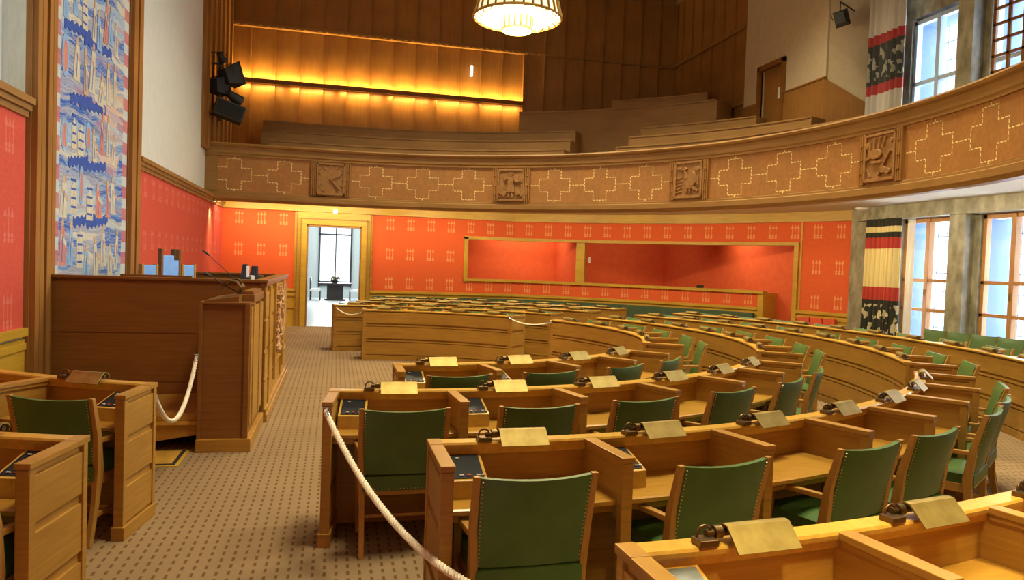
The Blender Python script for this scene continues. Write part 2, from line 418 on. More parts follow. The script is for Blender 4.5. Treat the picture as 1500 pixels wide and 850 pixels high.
# left wall: dado, red cloth, cap rail, pale upper wall, two wooden pilasters with the tapestry between
XL = -2.9
struct('wall_left', MB().box(XL - .3, XL, -1.9, 22.2, -.1, 3.15).box(XL - .4, XL - .2, -1.9, 22.3, 3.1, 10.5).box(XL - .3, XL, 7.95, 11.9, 3.1, 10.5), 'pale_wall')
def left_panel(name, y0, y1, n):
    p = struct(name, MB().add([(XL + .012, y0, 1.05), (XL + .012, y1, 1.05), (XL + .012, y1, 3.1), (XL + .012, y0, 3.1),
                             (XL, y0, 1.05), (XL, y1, 1.05), (XL, y1, 3.1), (XL, y0, 3.1)],
                            [(0, 1, 2, 3), (4, 7, 6, 5), (0, 3, 7, 4), (1, 5, 6, 2), (3, 2, 6, 7), (0, 4, 5, 1)],
                            [(y0, 1.05), (y1, 1.05), (y1, 3.1), (y0, 3.1)] * 2), 'red_left')
    t = MB().box(XL - .2, XL + .07, y0, y1, 3.10, 3.16).box(XL - .2, XL + .10, y0, y1, 3.155, 3.22).box(XL, XL + .04, y0, y1, 3.04, 3.10)
    struct('trim_%d' % n, t, 'gallery_h')
    d = MB().box(XL, XL + .03, y0, y1, .10, .94).box(XL, XL + .06, y0, y1, .97, 1.05).box(XL, XL + .045, y0, y1, .84, .90).box(XL, XL + .05, y0, y1, 0, .14)
    struct('baseboard_left' + ('' if n == 1 else '_%d' % n), d, 'dado')
left_panel('wall_left_red_cloth', -1.0, 7.93, 1)
left_panel('wall_left_red_cloth_beyond', 11.9, 20.4, 2)
def pilaster(y0, y1, n, z1=10.4):
    m = MB().box(XL, XL + .05, y0, y1, 0, z1); w = (y1 - y0) / 4
    for k in range(4): m.box(XL + .04, XL + .10 - .01 * (k % 2), y0 + w * k + .02, y0 + w * (k + 1) - .02, 0, z1)
    struct('trim_%d' % n, m, 'gallery')
pilaster(7.95, 8.52, 3); pilaster(11.34, 11.9, 4)
tp = MB(); tp.add([(XL + .04, 8.56, 1.4), (XL + .04, 11.30, 1.4), (XL + .04, 11.30, 8.6), (XL + .04, 8.56, 8.6),
                   (XL + .015, 8.56, 1.4), (XL + .015, 11.30, 1.4), (XL + .015, 11.30, 8.6), (XL + .015, 8.56, 8.6)],
                  [(0, 1, 2, 3), (4, 7, 6, 5), (0, 3, 7, 4), (1, 5, 6, 2), (3, 2, 6, 7), (0, 4, 5, 1)],
                  [(8.56, 1.4), (11.30, 1.4), (11.30, 8.6), (8.56, 8.6)] * 2)
tapo = tag(tp.build('tapestry', 'tapestry'), 'tall woven blue, cream and pink tapestry hanging on the pale wall behind the rostrum', 'tapestry')
# flat woven shapes of the stand-in design: robed figures, blocks, arches and wavy bands
rnt = random.Random(11)
TM = Matrix(((0, 1, 0, XL + .04), (1, 0, 0, 0), (0, 0, 1, 0), (0, 0, 0, 1)))
cols = {'cream': (.56, .54, .42), 'pink': (.54, .23, .18), 'sky': (.24, .42, .66), 'navy': (.035, .09, .40), 'sand': (.52, .38, .24)}
tmb = {k: MB() for k in cols}; lay = [.001]
def put_shape(c, out):
    lay[0] += .00004; tmb[c].plate(out, 0.0, .0015 + lay[0], TM)
for zb in (1.55, 2.2, 2.9, 3.65, 4.3, 5.05, 5.7, 6.4, 7.1):
    for wb in range(2):
        xw = rnt.uniform(8.75, 9.7); wl = rnt.uniform(.6, 1.1)
        wv = [(xw + wl * i / 24, zb + .66 + .02 * sin(i * 1.6 + zb) + .10 * (i / 24 - .5)) for i in range(25)]
        put_shape('navy', wv + [(a, b_ - .10) for a, b_ in reversed(wv)])
    x = 8.86
    while x < 10.9:
        h = rnt.uniform(.40, .66); w = rnt.uniform(.07, .12); c = rnt.choice(['cream', 'pink', 'sky', 'cream', 'sky', 'sand']); zq = zb + rnt.uniform(-.08, .12); lean = rnt.uniform(-.06, .06)
        r = rnt.random()
        if r < .72:
            put_shape(c, [(x - w, zq), (x + w, zq), (x + w * .55 + lean, zq + h * .78), (x - w * .55 + lean, zq + h * .78)])
            put_shape('cream' if c != 'cream' else 'sand', bar(x - w * .4, zq + h * .6, x + w * 1.2, zq + h * .42, .025))
            put_shape('sand', ell(x + lean, zq + h * .86, .038, .05)); put_shape('navy', bar(x - .01, zq + .04, x + lean, zq + h * .6, .010))
        elif r < .86:
            put_shape('cream', [(x - w, zq), (x + w, zq), (x + w, zq + h * .5), (x, zq + h * .7), (x - w, zq + h * .5)])
            for q in range(4): put_shape('navy', [(x - w * .8, zq + .06 + .1 * q), (x + w * .8, zq + .06 + .1 * q), (x + w * .8, zq + .085 + .1 * q), (x - w * .8, zq + .085 + .1 * q)])
        else:
            put_shape('sky', ell(x, zq + h * .4, w, h * .4, 16)); put_shape('pink', ell(x, zq + h * .38, w * .6, h * .3, 14))
        x += w * 2 + rnt.uniform(.02, .16)
me_t = tapo.data; vs_ = [tuple(v_.co) for v_ in me_t.vertices]; fs_ = [tuple(p_.vertices) for p_ in me_t.polygons]; mi_ = [0] * len(fs_)
uvs_ = tp.uv[:]
for q, (c, mb_) in enumerate(tmb.items()):
    MAT['weave_' + c] = speckle('woven_' + c, tuple(v * .8 for v in cols[c]), tuple(min(1, v * 1.15) for v in cols[c]), 26, .95, (1, 1, .3))
    n_ = len(vs_); vs_ += mb_.v; fs_ += [tuple(i + n_ for i in f) for f in mb_.f]; mi_ += [q + 1] * len(mb_.f); uvs_ += [(.01, 0)] * len(mb_.v)
    me_t.materials.append(MAT['weave_' + c])
me_t.clear_geometry(); me_t.from_pydata(vs_, [], fs_)
ul_ = me_t.uv_layers.new(name='UVMap')
for l_ in me_t.loops: ul_.data[l_.index].uv = uvs_[l_.vertex_index]
for p_, q in zip(me_t.polygons, mi_): p_.material_index = q
me_t.update()
# fluted wood on the left wall above the balcony
XF = XL - .2
fl = MB().box(XF, XF + .04, 18.35, 22, 4.3, 10.4)
k = 0; y = 18.4
while y < 21.9:
    fl.box(XF + .03, XF + (.10 if k % 2 else .06) + .10 * (y - 18.4) / 3.5, y, y + .22, 4.3, 10.4); y += .30; k += 1
struct('wall_left_fluting', fl, 'gallery')

# walls beside and behind the camera, upper and lower
struct('wall_near', MB().box(-3.1, -.77, -.4, -.2, 0, 3.3).box(.65, 11.6, -.4, -.2, 0, 3.3).box(-.77, .65, -.4, -.2, 2.7, 3.3).box(-.77, .65, -1.3, -1.2, 0, 2.7), 'alcove')
struct('wall_near_upper', MB().box(-3.1, 11.6, -1.9, -1.7, 3.2, 10.5), 'gallery')

# far wall: a straight length and a curve; s runs along it from the left corner
WR = 11.2; WY = 20.4
xa = CX + sqrt(WR ** 2 - (WY - CY) ** 2); TH0 = atan2(xa - CX, -(WY - CY)); FL = xa - XL
def wp(s, off=0):
    if s <= FL: return (XL + s, WY + off, 0), (0, 1, 0)
    th = TH0 - (s - FL) / WR
    return (CX + (WR + off) * sin(th), CY - (WR + off) * cos(th), 0), (sin(th), -cos(th), 0)
def s_of_th(th): return FL + (TH0 - th) * WR
def wslab(mb, s0, s1, z0, z1, a=0, b_=.15):
    pts = [s0] + [x for x in ([FL] if s0 < FL < s1 else [])] + [s1]
    out = [s0]
    for p, q in zip(pts, pts[1:]):
        n = max(1, int((q - p) / .25)) if p >= FL - 1e-6 else 1
        out += [p + (q - p) * (i + 1) / n for i in range(n)]
    fr = [((*wp(s)[0][:2], 0), wp(s)[1], (0, 0, 1)) for s in out]
    mb.sweep(fr, [(a, z0), (b_, z0), (b_, z1), (a, z1)], uvs=out); return mb
SD0, SD1 = -1.02 - XL, .88 - XL         # door case
SO0 = 3.54 - XL                          # opening of the alcove
def th_at(px, py): return atan2(px - CX, -(py - CY))
SP = s_of_th(th_at(9.97, 16.08)); SO1 = s_of_th(th_at(10.42, 15.31)); SE = s_of_th(th_at(11.02, 14.0))
red = MB()
wslab(red, 0, SD0, 1.0, 3.05); wslab(red, SD1, SO0, 1.0, 3.05)
wslab(red, SO0, SO1, 2.53, 3.05); wslab(red, SO0, SP, 1.0, 1.33); wslab(red, SO1, SE, 1.0, 3.05)
struct('wall_far', red, 'red_far')
up = MB(); wslab(up, 0, SE, 3.05, 3.27, -.05, .15); wslab(up, 0, SE, 3.04, 3.09, -.08, .1); struct('trim_5', up, 'dado')
da = MB()
for a, b_ in ((0, SD0), (SD1, SP), (SO1, SE)):
    wslab(da, a, b_, 0, 1.0, 0, .15); wslab(da, a, b_, .93, 1.0, -.05, .02); wslab(da, a, b_, .80, .88, -.03, .02)
    wslab(da, a, b_, .48, .54, -.02, .02); wslab(da, a, b_, 0, .14, -.03, .02)
struct('baseboard_far', da, 'dado')
# frame of the alcove opening
fr_ = MB()
wslab(fr_, SO0 - .09, SO1 + .09, 2.50, 2.58, -.05, .17); wslab(fr_, SO0 - .09, SO0 + .02, 1.30, 2.55, -.05, .17)
wslab(fr_, SO1 - .02, SO1 + .09, 0, 2.55, -.05, .17); wslab(fr_, SO0 - .09, SP + .14, 1.33, 1.40, -.07, .19)
wslab(fr_, SP, SP + .14, 0, 1.36, -.03, .9)
struct('trim_6', fr_, 'dado')
wslab_frames = MB()
for s in (SD1 + .01, SE - .04): wslab(wslab_frames, s, s + .05, 1.01, 3.03, -.03, .05)
wslab(wslab_frames, SD0 - .06, SD0 - .01, 1.01, 3.03, -.03, .05); wslab(wslab_frames, SO1 + .12, SO1 + .16, 1.0, 3.05, -.02, .05)
struct('trim_7', wslab_frames, 'dado')
# alcove behind the opening
al = MB().box(3.2, 10.6, 22.0, 22.15, 0, 3.1)
al.hexa([(10.2, 22, 0), (10.35, 22, 0), (10.85, 15.3, 0), (10.70, 15.3, 0), (10.2, 22, 3.1), (10.35, 22, 3.1), (10.85, 15.3, 3.1), (10.70, 15.3, 3.1)])
al.box(3.2, 3.35, 20.5, 22.1, 0, 3.1)
sp = s_of_th(th_at(6.55, 19.5)); c0 = wp(sp, .15)[0]
al.box(c0[0] - .06, c0[0] + .06, c0[1], 22.05, 0, 3.1)
struct('wall_alcove', al, 'alcove')
wslab(MB(), 0, 1, 0, 1)
pm = MB(); wslab(pm, sp - .12, sp + .12, 1.3, 2.55, .0, .2); struct('trim_8', pm, 'dado')
ac = MB(); wslab(ac, SO0 - .3, SO1 + .5, 3.06, 3.12, .14, 1.2); ac.box(3.2, 10.2, 21.0, 22.1, 3.12, 3.16); struct('ceiling_alcove', ac, 'ceiling_white')
area('downlight_or_fill', (5.4, 21.2, 3.03), (5.5, 21.9, 1.4), 2.0, .3, 34, TUBE)
area('downlight_or_fill', (8.2, 20.0, 3.03), (8.4, 21.4, 1.2), 1.6, .3, 18, TUBE)  # extra fill added mid-alcove to brighten its red walls
area('downlight_or_fill', (9.6, 17.6, 3.03), (10.5, 16.4, 1.2), 1.2, .3, 32, TUBE)
sw = MB(); q = wp(sp + .17, .3)[0]; sw.box(q[0] - .02, q[0] + .04, q[1] - .02, q[1] + .02, 1.95, 2.12)
tag(sw.build('light_switch', 'white', bevel=.004), 'small white switch plate beside the divider inside the red alcove', 'switch')
tag(MB().box(9.0, 9.16, 17.3, 17.4, 1.40, 1.47).build('desk_phone', 'black_matt', bevel=.01), 'small black object on the rail of the red alcove', 'phone')

# doorway in the far wall and the lobby beyond
dr = MB()
for x0, x1 in ((-.92, -.77), (.65, .80)): dr.box(x0, x1, 20.30, 20.75, 0, 2.72)
dr.box(-.92, .80, 20.30, 20.75, 2.70, 2.86)
for x0, x1 in ((-1.02, -.90), (.78, .90)): dr.box(x0, x1, 20.345, 20.5, 0, 2.88)
dr.box(-1.02, .90, 20.335, 20.5, 2.855, 3.035)
d1_ = struct('door_1', dr, 'dado', bevel=.006)
MB().box(-.775, -.735, 20.33, 20.72, 0, 2.70).box(.615, .655, 20.33, 20.72, 0, 2.70).box(-.775, .655, 20.33, 20.72, 2.655, 2.705).box(-1.03, -1.0, 20.32, 20.4, 0, 3.03).box(.88, .91, 20.32, 20.4, 0, 3.03).box(-.93, -.90, 20.29, 20.34, 0, 2.87).box(.78, .81, 20.29, 20.34, 0, 2.87).box(-.93, .81, 20.29, 20.34, 2.84, 2.87).build('door_lining', 'gallery', d1_)
struct('floor_lobby', MB().box(-3, 3, 20.42, 36.4, -.1, .004), 'lobby_floor')
lb = MB().box(-1.45, -1.25, 29.5, 36, 0, 5).box(1.2, 1.4, 29.5, 36, 0, 5)
lb.box(-2.9, -1.25, 29.3, 29.5, 0, 5).box(1.2, 2.9, 29.3, 29.5, 0, 5)
lb.box(-3, -2.9, 20.6, 22.35, 0, 3.1).box(2.9, 3, 20.6, 22.35, 0, 3.1).box(-3, -2.9, 22.35, 29.5, 0, 5).box(2.9, 3, 22.35, 29.5, 0, 5)
lb.box(-1.4, -.80, 36, 36.15, 0, 5).box(.72, 1.4, 36, 36.15, 0, 5).box(-.8, .72, 36, 36.15, 3.42, 5)
lb.box(-3, 3, 22.3, 36.2, 4.4, 4.5).box(-3, 3, 20.6, 22.4, 3.1, 3.2).box(-.80, .72, 36, 36.15, 0, .62)
struct('wall_lobby', lb, 'lobby_wall')
wn = MB().box(-.80, -.72, 35.9, 36.05, .5, 3.42).box(.64, .72, 35.9, 36.05, .5, 3.42).box(-.8, .72, 35.9, 36.05, 2.93, 3.0).box(-.8, .72, 35.9, 36.05, .55, .78)
wn.box(-.05, 0, 35.9, 36.05, .6, 3.4).box(-.8, .72, 35.9, 36.05, 3.36, 3.44)
w_ = struct('window_1', wn, 'dark_frame'); g_ = struct('window_pane', MB().box(-.8, .72, 36.0, 36.02, .6, 3.4), 'glass', w_)
area('daylight', (-.04, 37.2, 2.2), (-.04, 30, 1.0), 1.9, 3.2, 260, DAY)
area('downlight_or_fill', (0, 31, 4.3), (0, 31, 0), 2.2, 8, 190, (1, .97, .92))  # added overhead fill that brightens the lobby walls and floor

t = thing('lobby_table', 'long dark table standing in the bright lobby beyond the doorway', 'table', (-.01, 33.66, 0))
MB().box(-.72, .72, -.55, .55, .70, .77).build('tabletop', 'dark_wood', t, bevel=.01)
MB().box(-.35, .35, -.3, .3, .05, .70).box(-.45, .45, -.4, .4, 0, .08).build('pedestal', 'dark_wood', t, bevel=.01)
t = thing('potted_plant', 'low bowl of dry foliage standing on the lobby table', 'plant', (-.03, 33.5, .77))
MB().lathe([(.0, 0), (.10, 0), (.16, .09), (.13, .09)], seg=16).build('bowl', 'dark_wood', t, smooth=True)
fo = MB()
for k in range(40):
    a = random.uniform(0, 6.28); r = random.uniform(.02, .2); fo.ball((r * cos(a), r * sin(a), .10 + random.uniform(0, .16)), random.uniform(.03, .05), 6, 4)
fo.build('foliage', 'foliage', t)

# under-balcony ceiling, gallery steps (plan: balcony curve out to the outer rectangle)
def rect_hit(th, c, x0=-3.05, x1=11.0, y0=-1.7, y1=22.0):
    e = (sin(th), -cos(th)); best = 1e9
    if e[0] > 1e-9: best = min(best, (x1 - c[0]) / e[0])
    if e[0] < -1e-9: best = min(best, (x0 - c[0]) / e[0])
    if e[1] > 1e-9: best = min(best, (y1 - c[1]) / e[1])
    if e[1] < -1e-9: best = min(best, (y0 - c[1]) / e[1])
    return best
def ringfill(mb, R, z0, z1, n=72, half=False):
    vs, fs = [], []
    ths = [-.001 + (pi + .002) * i / n for i in range(n + 1)]
    for th in ths:
        h = max(R, rect_hit(th, (BX, BY)))
        for r, z in ((R, z0), (h, z0), (h, z1), (R, z1)): vs.append((BX + r * sin(th), BY - r * cos(th), z))
    for i in range(n):
        for q in range(4): fs.append((i * 4 + q, i * 4 + (q + 1) % 4, (i + 1) * 4 + (q + 1) % 4, (i + 1) * 4 + q))
    mb.add(vs, fs)
    for s_ in (1, -1): # strips beside the left wall
        ya = BY + s_ * R; yb = 22.0 if s_ > 0 else -1.7
        mb.box(-3.05, BX, min(ya, yb), max(ya, yb), z0, z1)
    return mb
struct('ceiling_under_balcony', ringfill(MB(), BR + .12, 3.27, 3.34), 'ceiling_white')
gs = MB()
for k, (R, z) in enumerate(((8.9, 3.55), (9.75, 3.93), (10.55, 4.31), (11.35, 4.69))): ringfill(gs, R, z - .4 if k else 3.35, z)
struct('floor_gallery', gs, 'gallery_h')

# ---- balcony front
XU = -3.1; S8 = 2.92; P8 = BR * pi
def bp_(s):
    if s <= S8: return (XU + s, BY + BR, 0), (0, 1, 0)
    if s <= S8 + P8:
        th = pi - (s - S8) / BR; return (BX + BR * sin(th), BY - BR * cos(th), 0), (sin(th), -cos(th), 0)
    return (BX - (s - S8 - P8), BY - BR, 0), (0, -1, 0)
STOT = S8 * 2 + P8
def bsweep(mb, s0, s1, prof, step=.22):
    n = max(1, int((s1 - s0) / step)); ss = [s0 + (s1 - s0) * i / n for i in range(n + 1)]
    mb.sweep([((*bp_(s)[0][:2], 0), bp_(s)[1], (0, 0, 1)) for s in ss], prof, uvs=ss); return mb
bal = thing('balcony', None, None, kind='structure')
bsweep(MB(), 0, STOT, [(.0, 3.12), (.16, 3.12), (.16, 3.36), (.0, 3.36), (.0, 3.345), (-.02, 3.335), (-.02, 3.30), (-.05, 3.28), (-.05, 3.18), (-.02, 3.15)]).build('fascia', 'gallery_h', bal)
bsweep(MB(), 0, STOT, [(.02, 4.20), (.20, 4.20), (.20, 4.50), (-.10, 4.50), (-.12, 4.47), (-.10, 4.43), (-.04, 4.41), (-.04, 4.27), (-.02, 4.24), (-.02, 4.20)]).build('top_rail', 'gallery_h', bal)
bsweep(MB(), 0, STOT, [(.05, 3.3), (.16, 3.3), (.16, 4.25), (.05, 4.25)]).build('backing', 'gallery_h', bal)
RP = 4.516; NR = 6
cent = [S8 + RP * k for k in range(0, 7)]
hw = .49
bsweep(MB(), 0, .28, [(.0, 3.33), (.06, 3.33), (.06, 4.21), (.0, 4.21)]).build('end_panel', 'gallery_h', bal)
bounds = [.28] + [c + d for c in cent for d in (-hw, hw)] + [STOT]
for i in range(0, len(bounds) - 1, 2):
    if bounds[i + 1] - bounds[i] > .3: bsweep(MB(), bounds[i], bounds[i + 1], [(.02, 3.345), (.065, 3.345), (.065, 4.215), (.02, 4.215)]).build('inlaid_panel', 'inlay', bal)
def frame_at(s, off=0): # matrix: local x along wall (increasing s), local y towards the hall, z up
    o, n = bp_(s); ty = Vector((-n[0], -n[1], 0)); tx = ty.cross(Vector((0, 0, 1)))
    M = Matrix((tx, ty, (0, 0, 1))).transposed().to_4x4(); M.translation = Vector((o[0] + n[0] * off, o[1] + n[1] * off, 0)); return M
def carving(kind):
    L = []
    if kind == 'clock':
        for k in range(12):
            a = 2 * pi * k / 12; L.append((bar(.27 * sin(a), .27 * cos(a), .35 * sin(a), .35 * cos(a), .010, .018), .03))
        for k in range(36):
            a = 2 * pi * k / 36; L.append((bar(.345 * sin(a - .09), .345 * cos(a - .09), .345 * sin(a + .09), .345 * cos(a + .09), .010), .015))
        L += [(bar(0, 0, .25, .10, .014, .010), .045), (bar(0, 0, .20, -.24, .012, .02), .05), (ell(0, 0, .03, .03), .06)]
    if kind == 'person':
        L += [(ell(0, .27, .045, .055), .07), ([(-.05, .32), (.05, .32), (.06, .28), (-.06, .28)], .075), (bar(0, .22, 0, .02, .07, .085), .07),
              ([(-.085, .03), (.085, .03), (.12, -.20), (-.12, -.20)], .065), (bar(-.04, -.19, -.05, -.33, .03), .05), (bar(.04, -.19, .05, -.33, .03), .05),
              (bar(-.07, .19, -.17, .13, .025), .06), (bar(-.17, .13, -.20, .26, .022, .018), .06), (bar(.07, .19, .16, .07, .025), .06), (bar(.16, .07, .24, .12, .02), .06),
              (bar(.30, -.30, .30, .05, .03, .02), .04), (ell(.30, .18, .06, .12), .045), (bar(.27, .1, .25, .28, .012), .05), (bar(.33, .1, .35, .28, .012), .05),
              (ell(-.26, -.12, .08, .14), .04), (ell(-.18, -.22, .08, .06), .05), (ell(.2, -.2, .06, .07), .05), (ell(.3, -.25, .05, .05), .055)]
        for k in range(6): L.append((bar(-.34 + .12 * k, -.33 + .02 * (k % 2), -.26 + .12 * k, -.29, .012), .05))
    if kind == 'bird':
        L += [(ell(.05, -.05, .13, .16), .05), (ell(.13, .02, .09, .17), .065), (bar(-.02, .02, -.08, .22, .04, .025), .06), (ell(-.07, .25, .05, .035), .065), (bar(-.11, .25, -.2, .22, .018, .006), .06),
              (bar(.1, -.15, .28, -.27, .05, .02), .05), (bar(-.02, -.18, -.04, -.32, .016), .05), (bar(.06, -.18, .07, -.32, .016), .05), (ell(.24, .25, .08, .05), .04), (ell(-.25, .27, .07, .03), .04)]
        for k in range(5): L.append((bar(-.34, -.30 + .08 * k, -.16, -.26 + .08 * k, .010), .03))
        for k in range(4): L.append((bar(.10 + .05 * k, .2 - .04 * k, .2 + .03 * k, -.06 - .03 * k, .016, .008), .075))
    if kind == 'tools':
        L += [(bar(.0, -.32, .27, .08, .030, .012), .06), (ell(.12, -.23, .08, .06), .06), (ell(.22, -.26, .07, .05), .055), (bar(-.22, .08, -.22, .30, .02), .05), (bar(-.12, .12, -.10, .34, .024, .012), .055),
              (bar(-.02, .14, .02, .34, .024, .012), .055), (bar(.08, .16, .14, .34, .022, .01), .05), (ell(-.08, .06, .16, .09), .06), (bar(-.32, -.02, -.14, .04, .03), .05), (bar(-.18, -.08, .06, -.09, .022), .05),
              (bar(-.3, -.18, -.2, -.34, .012), .03), (ell(-.28, .22, .04, .06), .05), (ell(.28, .26, .04, .04), .05)]
    if kind == 'ship':
        L += [([(-.28, -.1), (.28, -.1), (.2, -.24), (-.2, -.24)], .06), (bar(0, -.1, 0, .3, .014), .05), ([(.02, .28), (.24, .0), (.02, .0)], .05), ([(-.02, .24), (-.2, .0), (-.02, .0)], .05)]
    return L
kinds = ['clock', 'person', 'bird', 'tools', 'bird', 'person', 'ship']
for k, s in enumerate(cent):
    M = frame_at(s, .0); zc = 3.77
    pan = MB(); pan.box(-hw + .15, hw - .15, -.05, .035, 3.37, 4.17, M)
    for x0, x1, z0, z1 in ((-.34, -.30, 3.38, 4.16), (.30, .34, 3.38, 4.16), (-.34, .34, 4.12, 4.16), (-.34, .34, 3.38, 3.43)): pan.box(x0, x1, .0, .07, z0, z1, M)
    po = pan.build('relief_panel', 'carved', bal, bevel=.004, segs=1)
    st = MB()
    for sx in (-1, 1):
        for q in range(3):
            xx = sx * (hw - .035 - .045 * q); st.box(xx - .016, xx + .016, -.03, .05, 3.35, 4.19, M)
        for zq in (3.55, 3.77, 4.0): st.box(sx * (hw - .08) - .03, sx * (hw - .08) + .03, .04, .065, zq - .012, zq + .012, M)
    st.box(-hw, hw, -.03, .0, 3.335, 4.2, M); st.build('pilaster_strips', 'gallery', bal)
    cv = MB()
    M2 = M.copy(); M2.translation.z = zc
    scl = 1.0 if kinds[k] == 'clock' else .93
    for out, h in carving(kinds[k]): cv.plate([(-a * scl if k else -a, b_ * scl) for a, b_ in out], .03, .03 + h, M2)
    cv.build('carved_clock_face' if kinds[k] == 'clock' else 'carved_relief', 'carved', po, bevel=.006, segs=1)
# tube housing behind the fascia
tb = MB(); bsweep(tb, .1, STOT - .1, [(.20, 3.21), (.26, 3.21), (.26, 3.27), (.20, 3.27)]); tb.build('tube_housing', 'white', bal)

# ---- gallery: back wall of overlapping boards, side wall, cream wall
def boards(mb, x0, x1, y, z0, z1, w=.65, n=None):
    k = int(round((x1 - x0) / w)); w = (x1 - x0) / k
    for i in range(k):
        a, b_ = x0 + i * w, x0 + (i + 1) * w
        mb.box(b_ - .03, b_ - .004, y - .118, y - .05, z0, z1)
        mb.hexa([(a, y - .00, z0), (b_, y - .10, z0), (b_, y + .05, z0), (a, y + .05, z0), (a, y - .00, z1), (b_, y - .10, z1), (b_, y + .05, z1), (a, y + .05, z1)])
bw = MB(); boards(bw, XL - .2, 5.38, 22.1, 4.3, 8.2); boards(bw, 5.38, 10.3, 21.95, 4.3, 8.2); boards(bw, XL - .2, 5.38, 22.0, 8.2, 10.4); boards(bw, 5.38, 10.3, 21.9, 8.2, 10.4)
bw.box(5.34, 5.44, 21.88, 22.2, 4.3, 10.4).box(XL, 10.4, 22.14, 22.25, 4.3, 10.5)
struct('wall_gallery_back', bw, 'gallery')
md = MB().box(XL - .2, 10.3, 21.84, 21.98, 8.17, 8.27)
for k in range(66): md.box(XL + .05 + .2 * k, XL + .15 + .2 * k, 21.81, 21.86, 8.19, 8.24)
struct('trim_9', md, 'gallery_h')
ls = thing('strip_light_shelf', 'long dark wooden shelf holding the amber strip lights on the gallery wall', 'light')
MB().box(XL + .1, 5.34, 21.70, 21.74, 6.60, 6.72).box(XL + .1, 5.34, 21.73, 21.98, 6.63, 6.66).build('shelf', 'rostrum', ls, bevel=.004)
tbs = MB()
for k in range(6):
    x = -2.2 + k * 1.37; tbs.tube([(x - .6, 21.88, 6.70), (x + .6, 21.88, 6.70)], .014, 8)
tbs.build('tubes', 'strip_tube', ls)
sd = MB()
def boards_y(mb, x, y0, y1, z0, z1, w=.6):
    k = int(round((y1 - y0) / w)); w = (y1 - y0) / k
    for i in range(k):
        a, b_ = y0 + i * w, y0 + (i + 1) * w
        mb.hexa([(x - .06, a, z0), (x + .06, a, z0), (x + .06, b_, z0), (x - .0, b_, z0), (x - .06, a, z1), (x + .06, a, z1), (x + .06, b_, z1), (x - .0, b_, z1)])
boards_y(sd, 10.26, 17.55, 21.95, 4.3, 10.4)
struct('wall_gallery_side', sd, 'gallery')
sm = MB().box(10.12, 10.25, 17.55, 21.9, 8.17, 8.25).box(10.14, 10.25, 17.55, 21.9, 6.2, 6.26); struct('trim_10', sm, 'gallery_h')
cw = MB().box(10.2, 10.4, 14.22, 15.80, 4.3, 10.4).box(10.2, 10.4, 16.74, 17.55, 4.3, 10.4).box(10.2, 10.4, 15.8, 16.74, 6.86, 10.4)
cw.hexa([(10.2, 14.25, 4.3), (10.4, 14.45, 4.3), (11.3, 13.95, 4.3), (11.1, 13.78, 4.3), (10.2, 14.25, 10.4), (10.4, 14.45, 10.4), (11.3, 13.95, 10.4), (11.1, 13.78, 10.4)])
struct('wall_gallery_cream', cw, 'plaster_cream')
wc = MB().box(10.16, 10.21, 14.22, 15.72, 4.3, 6.09).box(10.16, 10.21, 16.82, 17.55, 4.3, 6.09)
wc.hexa([(10.16, 14.22, 4.3), (10.22, 14.30, 4.3), (11.08, 13.84, 4.3), (11.05, 13.74, 4.3), (10.16, 14.22, 6.10), (10.22, 14.30, 6.10), (11.08, 13.84, 5.45), (11.05, 13.74, 5.45)])
wc.box(10.14, 10.22, 14.2, 15.72, 6.09, 6.12); struct('baseboard_gallery', wc, 'gallery')
dd = thing('door_2', None, None, kind='structure')
MB().box(10.12, 10.24, 15.70, 15.80, 4.6, 6.94).box(10.12, 10.24, 16.74, 16.84, 4.6, 6.94).box(10.12, 10.24, 15.7, 16.84, 6.84, 6.96).build('door_frame', 'rostrum', dd, bevel=.005)
MB().box(10.28, 10.33, 15.78, 16.76, 4.6, 6.86).build('door_leaf', 'gallery', dd)
tag(MB().box(10.265, 10.28, 15.92, 16.12, 6.05, 6.32).build('paper_notice', 'paper'), 'white paper notice fixed to the brown gallery door', 'notice')

# ceiling
struct('ceiling', MB().box(-3.1, 11.9, -1.9, 22.3, 10.4, 10.6), 'ceiling_wood')
cb = MB()
for k in range(10): cb.box(-2.9 + 1.45 * k, -2.62 + 1.45 * k, -1.7, 22, 10.12, 10.42)
for k in range(7): cb.box(-2.9, 11, 1 + 3.3 * k, 1.3 + 3.3 * k, 10.2, 10.42)
struct('trim_11', cb, 'ceiling_wood')

# ---- window wall at x = 11 : stone piers, beam, lower oak windows, upper pale windows
WYS = (12.05, 10.19, 8.33, 6.47, 4.6); HW = .62
ww = MB(); edges = [14.3] + [e for y in WYS for e in (y + HW, y - HW)] + [-.4]
for i in range(0, len(edges), 2): ww.box(11.0, 11.5, edges[i + 1], edges[i], 0, 10.4)
ww.box(11.0, 11.5, -.4, 14.3, 2.99, 4.7); ww.box(11.0, 11.5, -.4, 14.3, 0, .50)
for y in WYS: ww.box(11.0, 11.4, y - HW, y + HW, 6.95, 7.45)
ww.box(11.0, 11.5, -.4, 14.3, 9.2, 10.4)
struct('wall_right', ww, 'stone')
pr = MB()
for i in range(0, len(edges), 2):
    a, b_ = edges[i + 1], edges[i]
    if b_ - a < 1: pr.box(10.80, 11.02, a + .13, b_ - .13, 0, 3.0)
pr.box(10.78, 11.0, -.2, 13.75, 3.0, 3.27)
for i in range(0, len(edges), 2):
    a, b_ = edges[i + 1], edges[i]
    if b_ - a < 1: pr.box(10.75, 11.02, a + .14, b_ - .14, 4.5, 10.4)
pr.box(10.9, 11.02, 13.35, 14.05, 0, 3.27)
struct('wall_right_piers', pr, 'stone')
